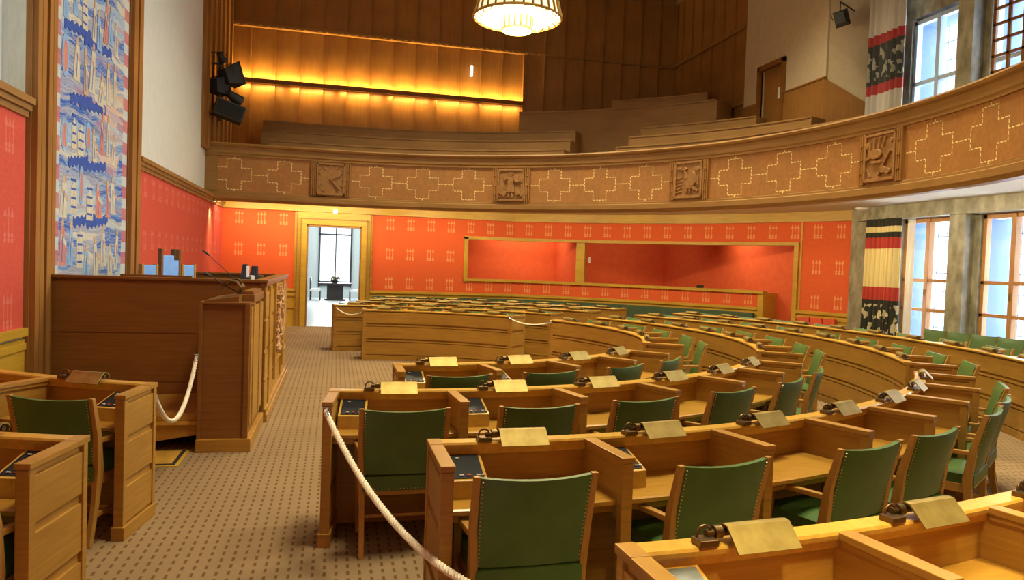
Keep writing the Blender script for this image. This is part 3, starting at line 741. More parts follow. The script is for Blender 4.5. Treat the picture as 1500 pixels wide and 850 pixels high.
def low_window(y, n):
    w = thing('window_%d' % n, None, None, kind='structure')
    f = MB().box(11.06, 11.16, y - HW, y - HW + .07, .5, 2.98).box(11.06, 11.16, y + HW - .07, y + HW, .5, 2.98).box(11.06, 11.16, y - HW, y + HW, 2.91, 2.99).box(11.06, 11.16, y - HW, y + HW, .5, .58)
    f.box(11.04, 11.16, y - .045, y + .045, .5, 2.98)
    for z in (1.22, 1.79): f.box(11.06, 11.15, y - HW, y + HW, z - .03, z + .03)
    f.build('window_frame', 'window_wood', w, bevel=.005)
    MB().box(11.10, 11.108, y - HW + .05, y + HW - .05, .55, 2.93).build('pane', 'glass', w)
    g = MB()
    for k in range(1, 8): g.box(11.66, 11.69, y - HW, y + HW, .5 + .36 * k, .518 + .36 * k)
    for k in (-.46, -.28, .18, .40): g.box(11.66, 11.69, y + k - .009, y + k + .009, .5, 2.98)
    g.build('outer_glazing_bars', 'window_blue', w)
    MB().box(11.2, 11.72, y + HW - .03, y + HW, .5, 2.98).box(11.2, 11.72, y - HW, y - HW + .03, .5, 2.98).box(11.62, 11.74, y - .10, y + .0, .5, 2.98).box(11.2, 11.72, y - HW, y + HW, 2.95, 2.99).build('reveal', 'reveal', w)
    MB().tube([(11.02, y, 1.50), (11.02, y, 1.62)], .012, 8).build('handle', 'brass', w)
def up_window(y, n):
    w = thing('window_%d' % n, None, None, kind='structure')
    f = MB()
    for z0, z1 in ((4.7, 6.9), (7.45, 9.2)):
        f.box(11.06, 11.18, y - HW, y - HW + .07, z0, z1).box(11.06, 11.18, y + HW - .07, y + HW, z0, z1).box(11.06, 11.18, y - HW, y + HW, z1 - .08, z1).box(11.04, 11.18, y - .045, y + .045, z0, z1).box(11.06, 11.18, y - HW, y + HW, z0, z0 + .08)
    f.box(11.06, 11.18, y - HW, y + HW, 5.62, 5.70)
    f.build('window_frame', 'window_blue', w, bevel=.005)
    MB().box(11.10, 11.108, y - HW + .05, y + HW - .05, 4.75, 9.15).build('pane', 'glass', w)
    g = MB()
    for k in range(1, 13): g.box(11.66, 11.69, y - HW, y + HW, 4.7 + .36 * k, 4.72 + .36 * k)
    for k in (-.46, -.28, .18, .40): g.box(11.66, 11.69, y + k - .009, y + k + .009, 4.7, 9.2)
    g.build('outer_glazing_bars', 'window_blue', w)
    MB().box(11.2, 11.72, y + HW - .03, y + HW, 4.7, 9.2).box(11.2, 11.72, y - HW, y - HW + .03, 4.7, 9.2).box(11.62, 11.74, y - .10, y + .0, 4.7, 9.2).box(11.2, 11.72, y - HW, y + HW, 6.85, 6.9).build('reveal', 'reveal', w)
n = 2
for y in WYS: low_window(y, n); n += 1
for y in WYS: up_window(y, n); n += 1
# timber lattice in front of the second upper window
lt = thing('window_lattice', 'brown wooden lattice screen in front of the second upper window', 'screen')
l_ = MB()
for yy in (10.68, 10.39, 10.10): l_.box(10.92, 10.96, yy - .03, yy + .03, 4.75, 7.2)
for k in range(9): l_.box(10.92, 10.96, 10.07, 10.71, 5.15 + .27 * k - .025, 5.15 + .27 * k + .025)
l_.build('lattice_bars', 'rostrum', lt, bevel=.004)

# curtains
def curtain(name, y0, y1, x, z0, z1, mat, label, folds, amp):
    n = folds * 10; vs, fs = [], []
    rows_ = 14
    for j in range(rows_ + 1):
        z = z0 + (z1 - z0) * j / rows_
        for i in range(n + 1):
            u = i / n; a = amp * (.8 + .4 * sin(u * 9)) * (1.0 - .35 * j / rows_)
            vs.append((x + a * sin(2 * pi * folds * u + .5 * sin(5 * u)), y0 + (y1 - y0) * u, z))
    m_ = n + 1
    for j in range(rows_):
        for i in range(n): fs.append((j * m_ + i, j * m_ + i + 1, (j + 1) * m_ + i + 1, (j + 1) * m_ + i))
    o = MB().add(vs, fs).build(name, mat, None, smooth=True)
    sol = o.modifiers.new('thickness', 'SOLIDIFY'); sol.thickness = .012
    return tag(o, label, 'curtain')
curtain('curtain', 12.35, 13.24, 10.68, .05, 3.0, 'curtain_low', 'drawn-back curtain banded cream, red and black beside the lower window', 9, .095)
curtain('curtain', 12.50, 13.46, 10.66, 4.75, 9.6, 'curtain_up', 'tall pale curtain with red and black band beside the upper window', 6, .06)
curtain('sheer_curtain', 12.16, 12.34, 10.86, .05, 2.98, 'white', 'thin white inner curtain hanging between banded curtain and window', 2, .02)

# chandelier
ch = thing('chandelier', 'large round glowing glass and gilt chandelier hanging above the chamber', 'chandelier', (2.35, 10.1, 0))
rim = MB().lathe([(.60, 5.20), (.622, 5.22), (.60, 5.24), (.585, 5.22), (.60, 5.20)], seg=48)
rim.lathe([(.205, 5.04), (.222, 5.055), (.205, 5.07), (.195, 5.055), (.205, 5.04)], seg=32)
for k in range(30):
    a = 2 * pi * k / 30
    rim.tube([(.612 * cos(a), .612 * sin(a), 5.22), (.55 * cos(a), .55 * sin(a), 5.48), (.46 * cos(a), .46 * sin(a), 5.74)], .016, 6)
for k in range(16):
    a = 2 * pi * k / 16; rim.tube([(.212 * cos(a), .212 * sin(a), 5.05), (.222 * cos(a), .222 * sin(a), 5.22)], .010, 6)
for k in range(96):
    a = 2 * pi * k / 96; r = .50 + .028 * (k % 4); rim.ball((r * cos(a), r * sin(a), 5.205), .020, 6, 4, (1, 1, .4))
rim.build('metalwork', 'lamp_gold', ch, smooth=True)
MB().lathe([(.598, 5.22), (.535, 5.48), (.445, 5.74), (.435, 5.74), (.525, 5.48), (.588, 5.22)], seg=48).build('outer_glass', 'lamp_side', ch, smooth=True)
MB().lathe([(.59, 5.222), (.40, 5.225), (.20, 5.225)], seg=48).build('glass_dish', 'lamp_glass', ch, smooth=True)
MB().lathe([(.208, 5.225), (.20, 5.055)], seg=32).build('glass_drum', 'lamp_side', ch, smooth=True)
MB().lathe([(.20, 5.052), (.10, 5.035), (0, 5.03)], seg=32).build('drum_bottom', 'lamp_glass', ch, smooth=True)
MB().cyl(0, 0, 5.0, 5.04, .02, 10).build('finial', 'lamp_gold', ch)
MB().cyl(0, 0, 5.6, 10.15, .025, 12).cyl(0, 0, 5.5, 5.8, .12, 16, .05).build('hanging_rod', 'lamp_gold', ch)
pl = bpy.data.lights.new('chandelier_light', 'POINT'); pl.energy = 420; pl.color = (1, .76, .42); pl.shadow_soft_size = .4
po = bpy.data.objects.new('chandelier_light', pl); COL.objects.link(po); po.location = (2.35, 10.1, 4.85)

# gallery benches (long curved wooden backs)
def gallery_bench(R, ztop, t0, t1, label, flat=0):
    g = thing('gallery_bench', label, 'bench', group='curved benches on the gallery')
    bk = MB(); c = (BX, BY)
    bk.arc(R, R + .05, t0, t1, ztop - .62, ztop - .03, c, .2); bk.arc(R - .02, R + .08, t0, t1, ztop - .035, ztop, c, .2)
    if flat: # straight run towards the left wall
        bk.box(flat, BX, BY + R, BY + R + .05, ztop - .62, ztop - .03); bk.box(flat, BX, BY + R - .02, BY + R + .08, ztop - .035, ztop)
    bk.build('backrest', 'gallery_h', g)
    s_ = MB().arc(R + .05, R + .48, t0, t1, ztop - .46, ztop - .40, c, .2)
    if flat: s_.box(flat, BX, BY + R + .05, BY + R + .48, ztop - .46, ztop - .40)
    s_.build('seat', 'gallery_h', g)
    for th in (t0, t1):
        if flat and abs(th - pi) < .01: continue
        MB().radial(th, -.02, .02, R - .01, R + .5, ztop - .80, ztop - .01, c).build('end_board', 'gallery_h', g)
for k, (R, z) in enumerate(((9.7, 4.79), (10.5, 5.17), (11.3, 5.55))):
    gallery_bench(R, z, 2.515 + .01 * k, pi, '%s curved bench back behind the balcony below the amber strip lights' % ('lowest', 'middle', 'highest')[k], (-1.7, -2.0, -2.05)[k])
    gallery_bench(R, z, (1.75, 1.93, 2.10)[k], 2.37, '%s curved bench back on the gallery towards the brown door' % ('lowest', 'middle', 'highest')[k])
vb = MB(); vb.arc(11.9, 11.98, 2.22, 2.69, 4.3, 6.20, (BX, BY), .2); vb.arc(11.87, 12.02, 2.22, 2.69, 6.18, 6.23, (BX, BY), .2)
vb.radial(2.22, -.05, .05, 11.9, 12.8, 4.3, 6.2, (BX, BY)); vb.arc(12.5, 12.58, 2.26, 2.48, 5.3, 6.56, (BX, BY), .2); vb.arc(12.47, 12.62, 2.26, 2.48, 6.54, 6.58, (BX, BY), .2)
tag(vb.build('stair_enclosure', 'gallery_h'), 'plain wooden parapet round the stairs at the back of the gallery', 'parapet', kind='thing')

# small fittings
dl = thing('downlight', 'small lit downlight on the cap rail near the red corner by the doorway', 'light', (-2.78, 18.45, 3.06))
MB().cyl(0, 0, .0, .05, .035, 14).build('fitting', 'brass', dl, smooth=True); MB().cyl(0, 0, -.006, .002, .026, 14).build('bulb', 'lamp_glass', dl, smooth=True)
area('spot_light', (-2.78, 18.45, 3.04), (-2.88, 18.5, 1.8), .05, .05, 9, (1, .72, .34), 70)
tag(MB().box(3.70, 3.78, 21.78, 21.86, 7.35, 7.66).build('wall_sensor', 'sign', bevel=.01), 'small white sensor box, made to glow, high on the gallery boards above strip light', 'sensor')  # white sensor, no lamp; its brightness is put into a glowing material
tag(MB().box(-.10, 0.0, 20.25, 20.34, 3.02, 3.12).build('exit_light', 'sign', bevel=.008), 'small square white lit box above the doorway', 'light')
t = thing('ceiling_lamp', 'white round fitting with looping cable under the balcony by the marble pier', 'lamp', (10.72, 13.5, 3.0))
MB().lathe([(0, .20), (.10, .21), (.14, .235), (.14, .265), (0, .27)], seg=20).build('housing', 'white', t, smooth=True)
MB().tube([(.08, -.02, .21), (.14, -.05, .05), (.10, -.06, -.10), (.16, -.1, -.14), (.22, -.14, -.28), (.10, -.12, -.30), (.02, -.1, -.27)], .010, 6).build('cable', 'white', t, smooth=True)

# ------------------------------------------------------------------ desks
def desk(R, t0, t1, n, name, label, group, end0=True, end1=True, consoles=(), consoles_side=1, low=.0, skew=None):
    d = thing('curved_desk', label, 'desk', ring(R, (t0 + t1) / 2) + (0,), group=group)
    inv = Matrix.Translation(-Vector(ring(R, (t0 + t1) / 2) + (0,)))
    def B(mb, nm, mat, bev=0):
        mb.v = [tuple(inv @ Vector(p)) for p in mb.v]; return mb.build(nm, mat, d, bevel=bev)
    f = MB().arc(R + .026, R + .045, t0, t1, .0, .89)
    for z0, z1 in ((.10, .325), (.39, .605), (.67, .868)): f.arc(R, R + .028, t0, t1, z0, z1)
    for z in (.337, .617): f.arc(R - .006, R + .028, t0, t1, z, z + .024)
    f.arc(R - .008, R + .02, t0, t1, 0, .085)
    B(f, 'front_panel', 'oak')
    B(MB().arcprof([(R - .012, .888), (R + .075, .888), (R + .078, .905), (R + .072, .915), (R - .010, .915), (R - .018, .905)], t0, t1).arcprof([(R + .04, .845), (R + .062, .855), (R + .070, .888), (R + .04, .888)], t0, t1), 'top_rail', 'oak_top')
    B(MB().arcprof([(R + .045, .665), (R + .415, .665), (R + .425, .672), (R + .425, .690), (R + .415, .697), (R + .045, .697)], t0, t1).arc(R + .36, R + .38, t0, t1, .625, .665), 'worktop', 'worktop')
    for k in range(n + 1):
        th = t0 + (t1 - t0) * k / n; m = MB()
        end = (k == 0 and end0) or (k == n and end1)
        w = .034; tk, ck = th, (CX, CY)
        if skew is not None and k == n:
            p0 = ring(R, th); tk = skew; ck = (p0[0] - R * sin(skew), p0[1] + R * cos(skew))
            a_, b_, c_ = ring(R + .05, th), ring(R + .42, th), (ck[0] + (R + .42) * sin(tk), ck[1] - (R + .42) * cos(tk))
            B(MB().add([(*a_, .667), (*b_, .667), (*c_, .667), (*a_, .697), (*b_, .697), (*c_, .697)], [(0, 2, 1), (3, 4, 5), (0, 1, 4, 3), (1, 2, 5, 4), (2, 0, 3, 5)]), 'worktop_corner', 'worktop')
        m.radial(tk, -w, w, R + .074, R + .49, .886, .9138, ck)             # cap
        m.radial(tk, -w + .008, w - .008, R + .075, R + .49, .862, .885, ck)
        m.radial(tk, -w * .45, w * .45, R + .04, R + .45, .06 if end else .60, .87, ck)
        m.radial(tk, -w * .85, w * .85, R + .435, R + .485, 0, .885, ck)   # post
        if end:
            for z0, z1 in ((.10, .325), (.375, .605), (.65, .85)): m.radial(tk, -w * .8, w * .8, R + .03, R + .44, z0, z1, ck)
            m.radial(tk, -w - .006, w + .006, R - .005, R + .495, 0, .085, ck); m.radial(tk, -w, w, R - .0, R + .04, .0, .888, ck)
            m.radial(tk, -w - .001, w + .001, R - .019, R + .10, .885, .9165, ck)
        B(m, 'end_panel' if end else 'partition', 'oak', .0035)
    for k in consoles:
        tm = t0 + (t1 - t0) * (k + (0 if consoles_side > 0 else 1)) / n
        s0, s1 = (.045, .225) if consoles_side > 0 else (-.225, -.045)
        m = MB(); e = (sin(tm), -cos(tm)); tt = (cos(tm), sin(tm))
        P = lambda a, b_, z: (CX + e[0] * (R + a) + tt[0] * b_, CY + e[1] * (R + a) + tt[1] * b_, z)
        m.hexa([P(.05, s0, .69), P(.05, s1, .69), P(.28, s1, .69), P(.28, s0, .69), P(.05, s0, .858), P(.05, s1, .858), P(.28, s1, .785), P(.28, s0, .785)])
        cb_ = B(m, 'console_box', 'oak_top', .003)
        a0, a1 = .07, .265; za = lambda a: .858 - (a - .05) / .23 * .073 + .003
        m = MB().hexa([P(a0, s0 + .015, za(a0) - .004), P(a0, s1 - .015, za(a0) - .004), P(a1, s1 - .015, za(a1) - .004), P(a1, s0 + .015, za(a1) - .004),
                       P(a0, s0 + .015, za(a0)), P(a0, s1 - .015, za(a0)), P(a1, s1 - .015, za(a1)), P(a1, s0 + .015, za(a1))])
        m.v = [tuple(inv @ Vector(p)) for p in m.v]
        cp = m.build('control_panel', 'tablet' if low else 'black', cb_)
        for q, (aa, bb) in enumerate(((.24, .05), (.24, .085), (.24, .13), (.24, .155), (.10, .05))):
            b0 = s0 + bb if s0 > 0 else s0 + bb - .01
            m = MB().hexa([P(aa, b0, za(aa)), P(aa, b0 + .018, za(aa)), P(aa + .01, b0 + .018, za(aa)), P(aa + .01, b0, za(aa)), P(aa, b0, za(aa) + .004), P(aa, b0 + .018, za(aa) + .004), P(aa + .01, b0 + .018, za(aa) + .004), P(aa + .01, b0, za(aa) + .004)])
            m.v = [tuple(inv @ Vector(p)) for p in m.v]; m.build('key', 'redkey' if q == 1 else 'key', cb_)
    return d

# prototype chair (origin on the floor, sitter faces -y)
def make_chair(leather, label, group):
    t = thing('armchair', label, 'chair', group=group)
    W = .262
    def post(sx):
        pth = [(sx * (W - .022), .30, 0), (sx * (W - .022), .245, .25), (sx * (W - .014), .23, .46), (sx * (W - .004), .26, .68), (sx * W, .325, .915)]
        m = MB(); n0 = len(m.v)
        hx = (.015, .016, .018, .016, .014); hy = (.018, .022, .030, .022, .015)
        for (x, y, z), a, b_ in zip(pth, hx, hy):
            m.v += [(x - a, y - b_, z), (x + a, y - b_, z), (x + a, y + b_, z), (x - a, y + b_, z)]; m.uv += [(0, 0)] * 4
        for i in range(4):
            for q in range(4): m.f.append((i * 4 + q, i * 4 + (q + 1) % 4, (i + 1) * 4 + (q + 1) % 4, (i + 1) * 4 + q))
        m.f += [(3, 2, 1, 0), (16, 17, 18, 19)]
        return m.build('leg', 'chair_wood', t, bevel=.004)
    for sx in (-1, 1):
        post(sx)
        MB().hexa([(sx * .235 - .017, -.17, 0), (sx * .235 + .017, -.17, 0), (sx * .235 + .017, -.14, 0), (sx * .235 - .017, -.14, 0),
                   (sx * .255 - .02, -.13, .61), (sx * .255 + .02, -.13, .61), (sx * .255 + .02, -.09, .61), (sx * .255 - .02, -.09, .61)]).build('leg', 'chair_wood', t, bevel=.004)
        ar = MB(); ar.hexa([(sx * .268 - .026, -.17, .615), (sx * .268 + .026, -.17, .615), (sx * .255 + .016, .24, .625), (sx * .255 - .016, .24, .625),
                            (sx * .268 - .026, -.17, .640), (sx * .268 + .026, -.17, .640), (sx * .255 + .016, .24, .655), (sx * .255 - .016, .24, .655)])
        ar.build('armrest', 'chair_wood', t, bevel=.006)
    fr = MB()
    for sx in (-1, 1): fr.box(sx * .235 - .014, sx * .235 + .014, -.15, .24, .36, .42).box(sx * .235 - .010, sx * .235 + .010, -.15, .26, .16, .19)
    fr.box(-.235, .235, -.165, -.135, .36, .42).box(-.235, .235, .215, .24, .36, .42); fr.box(-.235, .235, .05, .07, .165, .185)
    fr.build('seat_frame', 'chair_wood', t, bevel=.003)
    # cushion seat
    st = MB(); nx, ny = 8, 7; vs = []
    for z_ in (0, 1):
        for j in range(ny + 1):
            for i in range(nx + 1):
                u, v_ = i / nx * 2 - 1, j / ny * 2 - 1
                h = .485 + .024 * (1 - u ** 4) * (1 - v_ ** 4) if z_ else .395
                vs.append((u * (.240 - .004 * (v_ < 0)), .045 + v_ * .225, h))
    fs = []; a_ = (nx + 1) * (ny + 1)
    for j in range(ny):
        for i in range(nx):
            p = j * (nx + 1) + i; fs.append((p + a_, p + a_ + 1, p + a_ + nx + 2, p + a_ + nx + 1)); fs.append((p, p + nx + 1, p + nx + 2, p + 1))
    for i in range(nx): fs.append((i, i + 1, a_ + i + 1, a_ + i)); p = ny * (nx + 1) + i; fs.append((p + 1, p, a_ + p, a_ + p + 1))
    for j in range(ny): p = j * (nx + 1); fs.append((p + nx + 1, p, a_ + p, a_ + p + nx + 1)); p += nx; fs.append((p, p + nx + 1, a_ + p + nx + 1, a_ + p))
    st.add(vs, fs).build('seat', leather, t, smooth=True)
    # curved upholstered back
    def back_pt(u, s):  # u -1..1 across, s 0..1 up
        z = .495 + .413 * s; y = .232 + (.088 * s ** 1.3); y += .030 * (1 - u * u) * (.4 + .6 * s)
        zc = z - (.012 * (1 - u * u) if s > .98 else 0)
        return (u * (.235 + .012 * s), y, zc)
    bk = MB(); nu, ns = 12, 9; vs = []
    for side in (0, 1):
        for j in range(ns + 1):
            s_ = j / ns; th = .022 + .010 * (s_ > .9)
            for i in range(nu + 1):
                u = i / nu * 2 - 1; x, y, z = back_pt(u, s_)
                dy = th if side else -th
                if s_ > .995: dy *= .45
                puff = .008 * (1 - u ** 4) * (1 - (2 * s_ - 1) ** 4)
                vs.append((x, y + dy + (puff if side else -puff), z))
    fs = []; a_ = (nu + 1) * (ns + 1)
    for j in range(ns):
        for i in range(nu):
            p = j * (nu + 1) + i; fs.append((p, p + 1, p + nu + 2, p + nu + 1)); fs.append((p + a_, p + a_ + nu + 1, p + a_ + nu + 2, p + a_ + 1))
    for i in range(nu): fs.append((i, a_ + i, a_ + i + 1, i + 1)); p = ns * (nu + 1) + i; fs.append((p, p + 1, a_ + p + 1, a_ + p))
    for j in range(ns): p = j * (nu + 1); fs.append((p, p + nu + 1, a_ + p + nu + 1, a_ + p)); p += nu; fs.append((p + nu + 1, p, a_ + p, a_ + p + nu + 1))
    b = bk.add(vs, fs).build('backrest', leather, t, smooth=True)
    nl = MB()
    for sx in (-.97, .97):
        for k in range(22):
            x, y, z = back_pt(sx, .03 + .93 * k / 21); nl.ball((x, y + .024, z), .0042, 5, 3)
    for k in range(20):
        nl.ball((-.215 + .43 * k / 19, .2715, .408), .0042, 5, 3)
    nl.build('nail_trim', 'nail', b)
    return t

def make_lamp(label, group):
    t = thing('desk_lamp', label, 'lamp', group=group)
    prof = [(-.012, .018), (-.016, .034), (-.006, .048), (.014, .054), (.030, .052), (.098, -.014), (.102, -.011), (.034, .058), (.014, .060), (-.010, .053), (-.021, .036), (-.017, .017)]
    prof = [(a, b_) for a, b_ in prof]
    m = MB(); m.sweep([((-.135, 0, 0), (0, 1, 0), (0, 0, 1)), ((.112, 0, 0), (0, 1, 0), (0, 0, 1))], prof)
    m.build('shade', 'brass', t)
    MB().tube([(-.125, .006, .030), (.175, .006, .030)], .013, 12).tube([(.118, .006, .032), (.146, .006, .032)], .022, 16).build('bar', 'bronze', t, smooth=True)
    MB().box(.152, .222, -.008, .052, .0, .022).build('mount_block', 'bronze', t, bevel=.003)
    MB().tube([(.212, .010 + .0, .024)] + [(.212 - .0 - .028 * (1 - cos(a)) , .010, .030 + .028 * sin(a)) for a in [pi * i / 8 for i in range(9)]] + [(.156, .010, .024)], .0046, 8).build('loop', 'bronze', t, smooth=True)
    return t

proto_chair = make_chair('leather', None, None); proto_lamp = make_lamp(None, None)
used = {'c': False, 'l': False}
def put(proto, key, x, y, z, rz, label, group):
    if not used[key]: o = proto; used[key] = True
    else: o = copy_tree(proto)
    o.location = (x, y, z); o.rotation_euler = (0, 0, rz); o['label'] = label
    o['group'] = group; return o

RA, RB, RC, RD_ = 3.59, 4.92, 6.42, 7.90
HP = pi / 2
ROWS = [ # key, R, t0, t1, n, block phrase, first-end phrase, chairs shown, consoles
    ('innermost row', RA, .01, .83, 4, 'near', (0, 1), True),
    ('second row', RB, -.098, .86, 6, 'near', (0, 1), True),
    ('third row', RC, 0.0, .881, 7, 'near', (0, 1), True),
    ('outermost row', RD_, .055, .88, 8, 'near', (0,), False),
    ('innermost row', RA, 1.10, 2.12, 5, 'middle', (), True),
    ('second row', RB, 1.05, 2.14, 7, 'middle', (), True),
    ('third row', RC, 1.02, 2.17, 9, 'middle', (), True),
    ('outermost row', RD_, 1.00, 2.17, 11, 'middle', (), True),
    ('innermost row', RA, 2.37, pi - .01, 4, 'far', (), True),
    ('second row', RB, 2.353, pi + .098, 6, 'far', (), True),
    ('third row', RC, 2.334, pi, 7, 'far', (), True),
    ('outermost row', RD_, 2.345, pi - .055, 8, 'far', (), True),
]
BLOCK = {'near': 'roped block', 'middle': 'middle block opposite the rostrum', 'far': 'far block by the doorway'}
for rname, R, t0, t1, n, blk, cons, chairs in ROWS:
    desk(R, t0, t1, n, 'd', 'long curved oak desk, %s of the %s' % (rname, BLOCK[blk]), 'curved oak desks', consoles=cons, low=(R > 7))
    for k in range(n):
        th = t0 + (t1 - t0) * (k + .5) / n
        if blk == 'near': kk, endw = k, 'carpeted aisle'
        elif blk == 'middle': kk, endw = k, 'roped block'
        else: kk, endw = n - 1 - k, 'doorway aisle'
        if kk == 0: where = 'at the %s end' % endw
        else: where = '%s from the %s' % (ORD[min(kk, 9)] if kk < 10 else 'eleventh', endw)
        if chairs:
            rr_ = R + (.335 if blk == 'near' else .40) + random.uniform(-.01, .03)
            dth = {RC: (-.011, -.003, .017, -.006, .024, .0, .0), RB: (.004, .004, -.004, .004, .010, .006), RA: (.0, .0, .0, .0)}.get(R, (0,) * 20)[k] if blk == 'near' else random.uniform(-.008, .008) / R * 3
            x, y = ring(rr_, th + dth)
            put(proto_chair, 'c', x, y, 0, th + pi + random.uniform(-.07, .07), 'green leather armchair, %s, %s of the %s' % (where, rname, blk + ' block'), 'green armchairs at the %s of the %s block' % (rname, blk))
        x, y = ring(R + .03, th + (.004 if blk == 'near' else 0))
        put(proto_lamp, 'l', x, y, .915, th + pi + random.uniform(-.03, .03), 'brass hooded desk lamp, %s, %s of the %s' % (where, rname, blk + ' block'), 'brass lamps on the %s of the %s block' % (rname, blk))

# the two short desks left of the aisle
for R, t0, t1, n, ph in ((RB, -.354 - .157 * 1, -.354, 1, 'beside the rostrum ramp'), (RC, -.262 - .125 * 2, -.262, 2, 'in the lower left corner before the rostrum desk')):
    desk(R, t0 - (.0 if n > 1 else .157), t1, n + (1 if n == 1 else 0), 'd', 'short curved oak desk across the aisle, ' + ph, 'curved oak desks', consoles=(n - 1 + (1 if n == 1 else 0),), consoles_side=-1, skew=-.15)
    a0 = t0 - (.0 if n > 1 else .157); nn = n + (1 if n == 1 else 0)
    for k in range(nn):
        th = a0 + (t1 - a0) * (k + .5) / nn
        if abs(th - t1) > .22: continue
        rw = 'desk beside the rostrum ramp' if R == RB else 'corner desk before the rostrum'
        pos = 'next to the aisle' if k == nn - 1 else 'next to the wall'
        x, y = ring(R + .32, th + (.030 if R == RB else .022)); put(proto_chair, 'c', x, y, 0, th + pi + .12, 'green leather armchair %s at the %s' % (pos, rw), 'green armchairs across the aisle')
        x, y = ring(R + .03, th - .012); put(proto_lamp, 'l', x, y, .915, th + pi, 'brass hooded desk lamp %s on the %s' % (pos, rw), 'brass lamps across the aisle')

# chairs along the windows
for k, y in enumerate((11.24, 10.72, 10.20, 9.68, 9.16)):
    put(proto_chair, 'c', 10.28, y, 0.0, HP + pi, 'green leather armchair standing by the windows, %s from the banded curtain' % ORD[k], 'green armchairs along the windows')

tag(MB().radial(-.0235, -.05, .05, 4.966, 4.985, .30, .40).build('floor_socket', 'white', bevel=.003), 'white socket plate inside the second-row desk below its first seat', 'socket')

# benches below the red wall
def wall_bench(name, s0, s1, mat, label, R0=.12):
    g = thing(name, label, 'bench')
    wslab(MB(), s0, s1, .40, .86, -.16, -.06).build('backrest', mat, g, bevel=.01)
    wslab(MB(), s0, s1, .34, .44, -.58, -.16).build('seat', mat, g, bevel=.01)
    wslab(MB(), s0, s1, 0, .34, -.52, -.10).build('base', 'dado', g)
wall_bench('wall_bench', SD1 + .1, SP - .05, 'green_bench', 'long dark green cushioned bench running below the red wall')
ln = (SE - SO1 - .5) / 3
for k in range(3): wall_bench('cushion_bench', SO1 + .2 + ln * k, SO1 + .17 + ln * (k + 1), 'red_bench', 'red cushioned wall seat, %s from the alcove opening' % ORD[k])

# ------------------------------------------------------------------ rostrum
ro = thing('rostrum', 'large dark panelled wooden rostrum with carved front standing before the tapestry', 'rostrum', (-1.8, 10.15, 0))
off = (1.8, -10.15)
def RB_(mb, nm, mat, par=None, bev=0):
    mb.v = [(p[0] + off[0], p[1] + off[1], p[2]) for p in mb.v]; return mb.build(nm, mat, par or ro, bevel=bev)
xl, xr, y0, y1, H = -2.86, -.74, 8.42, 11.88, 1.52
m = MB().box(xl, xr, y0, y0 + .05, 0, H)
for z0, z1 in ((.45, .955), (.965, H - .02)): m.box(xl, xr, y0 - .008, y0 + .01, z0, z1)
m.box(xl, xr, y0 - .012, y0 + .01, 0, .44)
RB_(m, 'side_panel', 'rostrum', bev=.003)
m = MB().box(xl, xr, y1 - .05, y1, 0, H); RB_(m, 'side_panel', 'rostrum')
m = MB().box(xr - .05, xr, y0, y1, 0, H)
ya, yb = 9.55, 10.80
for a, b_ in ((y0, y0 + .38), (y0 + .46, ya - .08), (yb + .08, y1)):
    for z0, z1 in ((.12, .42), (.46, .76), (.80, 1.10), (1.14, 1.42)): m.box(xr, xr + .015, a + .01, b_ - .01, z0, z1)
m.box(xr, xr + .03, y0 + .40, y0 + .45, .1, H - .05)
RB_(m, 'front_panel', 'oak', bev=.003)
m = MB().box(xr, xr + .05, y0, y1, 0, .08).box(xr, xr + .035, y0, y1, .08, .14).box(xr, xr + .02, y0, y1, .44, .465)
RB_(m, 'plinth', 'oak', bev=.003)
m = MB().box(xl, xr - .12, y0 - .03, y0 + .10, H, H + .03).box(xr - .12, xr + .03, y0 - .03, y1 + .03, H, H + .03).box(xl, xr - .12, y1 - .08, y1 + .03, H, H + .03).box(xr - .05, xr + .02, y0 - .015, y1, H - .04, H)
RB_(m, 'cap_rail', 'rostrum', bev=.005)
# carved panel
m = MB().box(xr, xr + .02, ya, yb, .55, 1.46).box(xr, xr + .045, ya - .06, ya, .30, H - .02).box(xr, xr + .045, yb, yb + .06, .30, H - .02)
cp = RB_(m, 'carved_panel', 'oak', bev=.003)
cv = MB(); rnd = random.Random(3)
MR = Matrix(((0, 1, 0, xr + .02), (1, 0, 0, (ya + yb) / 2), (0, 0, 1, 1.0), (0, 0, 0, 1)))
cv.plate(ell(0, -.02, .30, .36, 20), 0, .02, MR); cv.plate(ell(0, .0, .20, .25, 18), .02, .035, MR)
for out, h in carving('person'): cv.plate([(a * .62, b_ * .62) for a, b_ in out], .03, .03 + h * .7, MR)
for k in range(46):
    a = 2 * pi * k / 46; cv.plate(bar(.33 * cos(a), .38 * sin(a) - .02, (.42 + .08 * (k % 2)) * cos(a), (.42 + .02 * (k % 3)) * sin(a), .022, .010), 0, .025 + .02 * (k % 2), MR)
RB_(cv, 'carved_crest', 'ornament', cp, .004)
m = MB().box(xr + .015, xr + .05, y0 + .02, y1, 1.02 - .02, 1.02 + .01); 
m = MB().box(-2.8, -.80, 8.5, 11.8, .70, .76).box(-2.8, -.80, 8.5, 11.8, 0, .70); RB_(m, 'platform', 'rostrum')
m = MB().box(-1.42, -.86, 8.55, 11.75, 1.42, 1.46).box(-1.42, -1.38, 8.55, 11.75, .76, 1.42); RB_(m, 'desk_shelf', 'rostrum', bev=.004)
m = MB().box(-2.2, -1.5, y0 + .10, y0 + .16, H - .02, H + .05); RB_(m, 'inner_rail', 'rostrum')

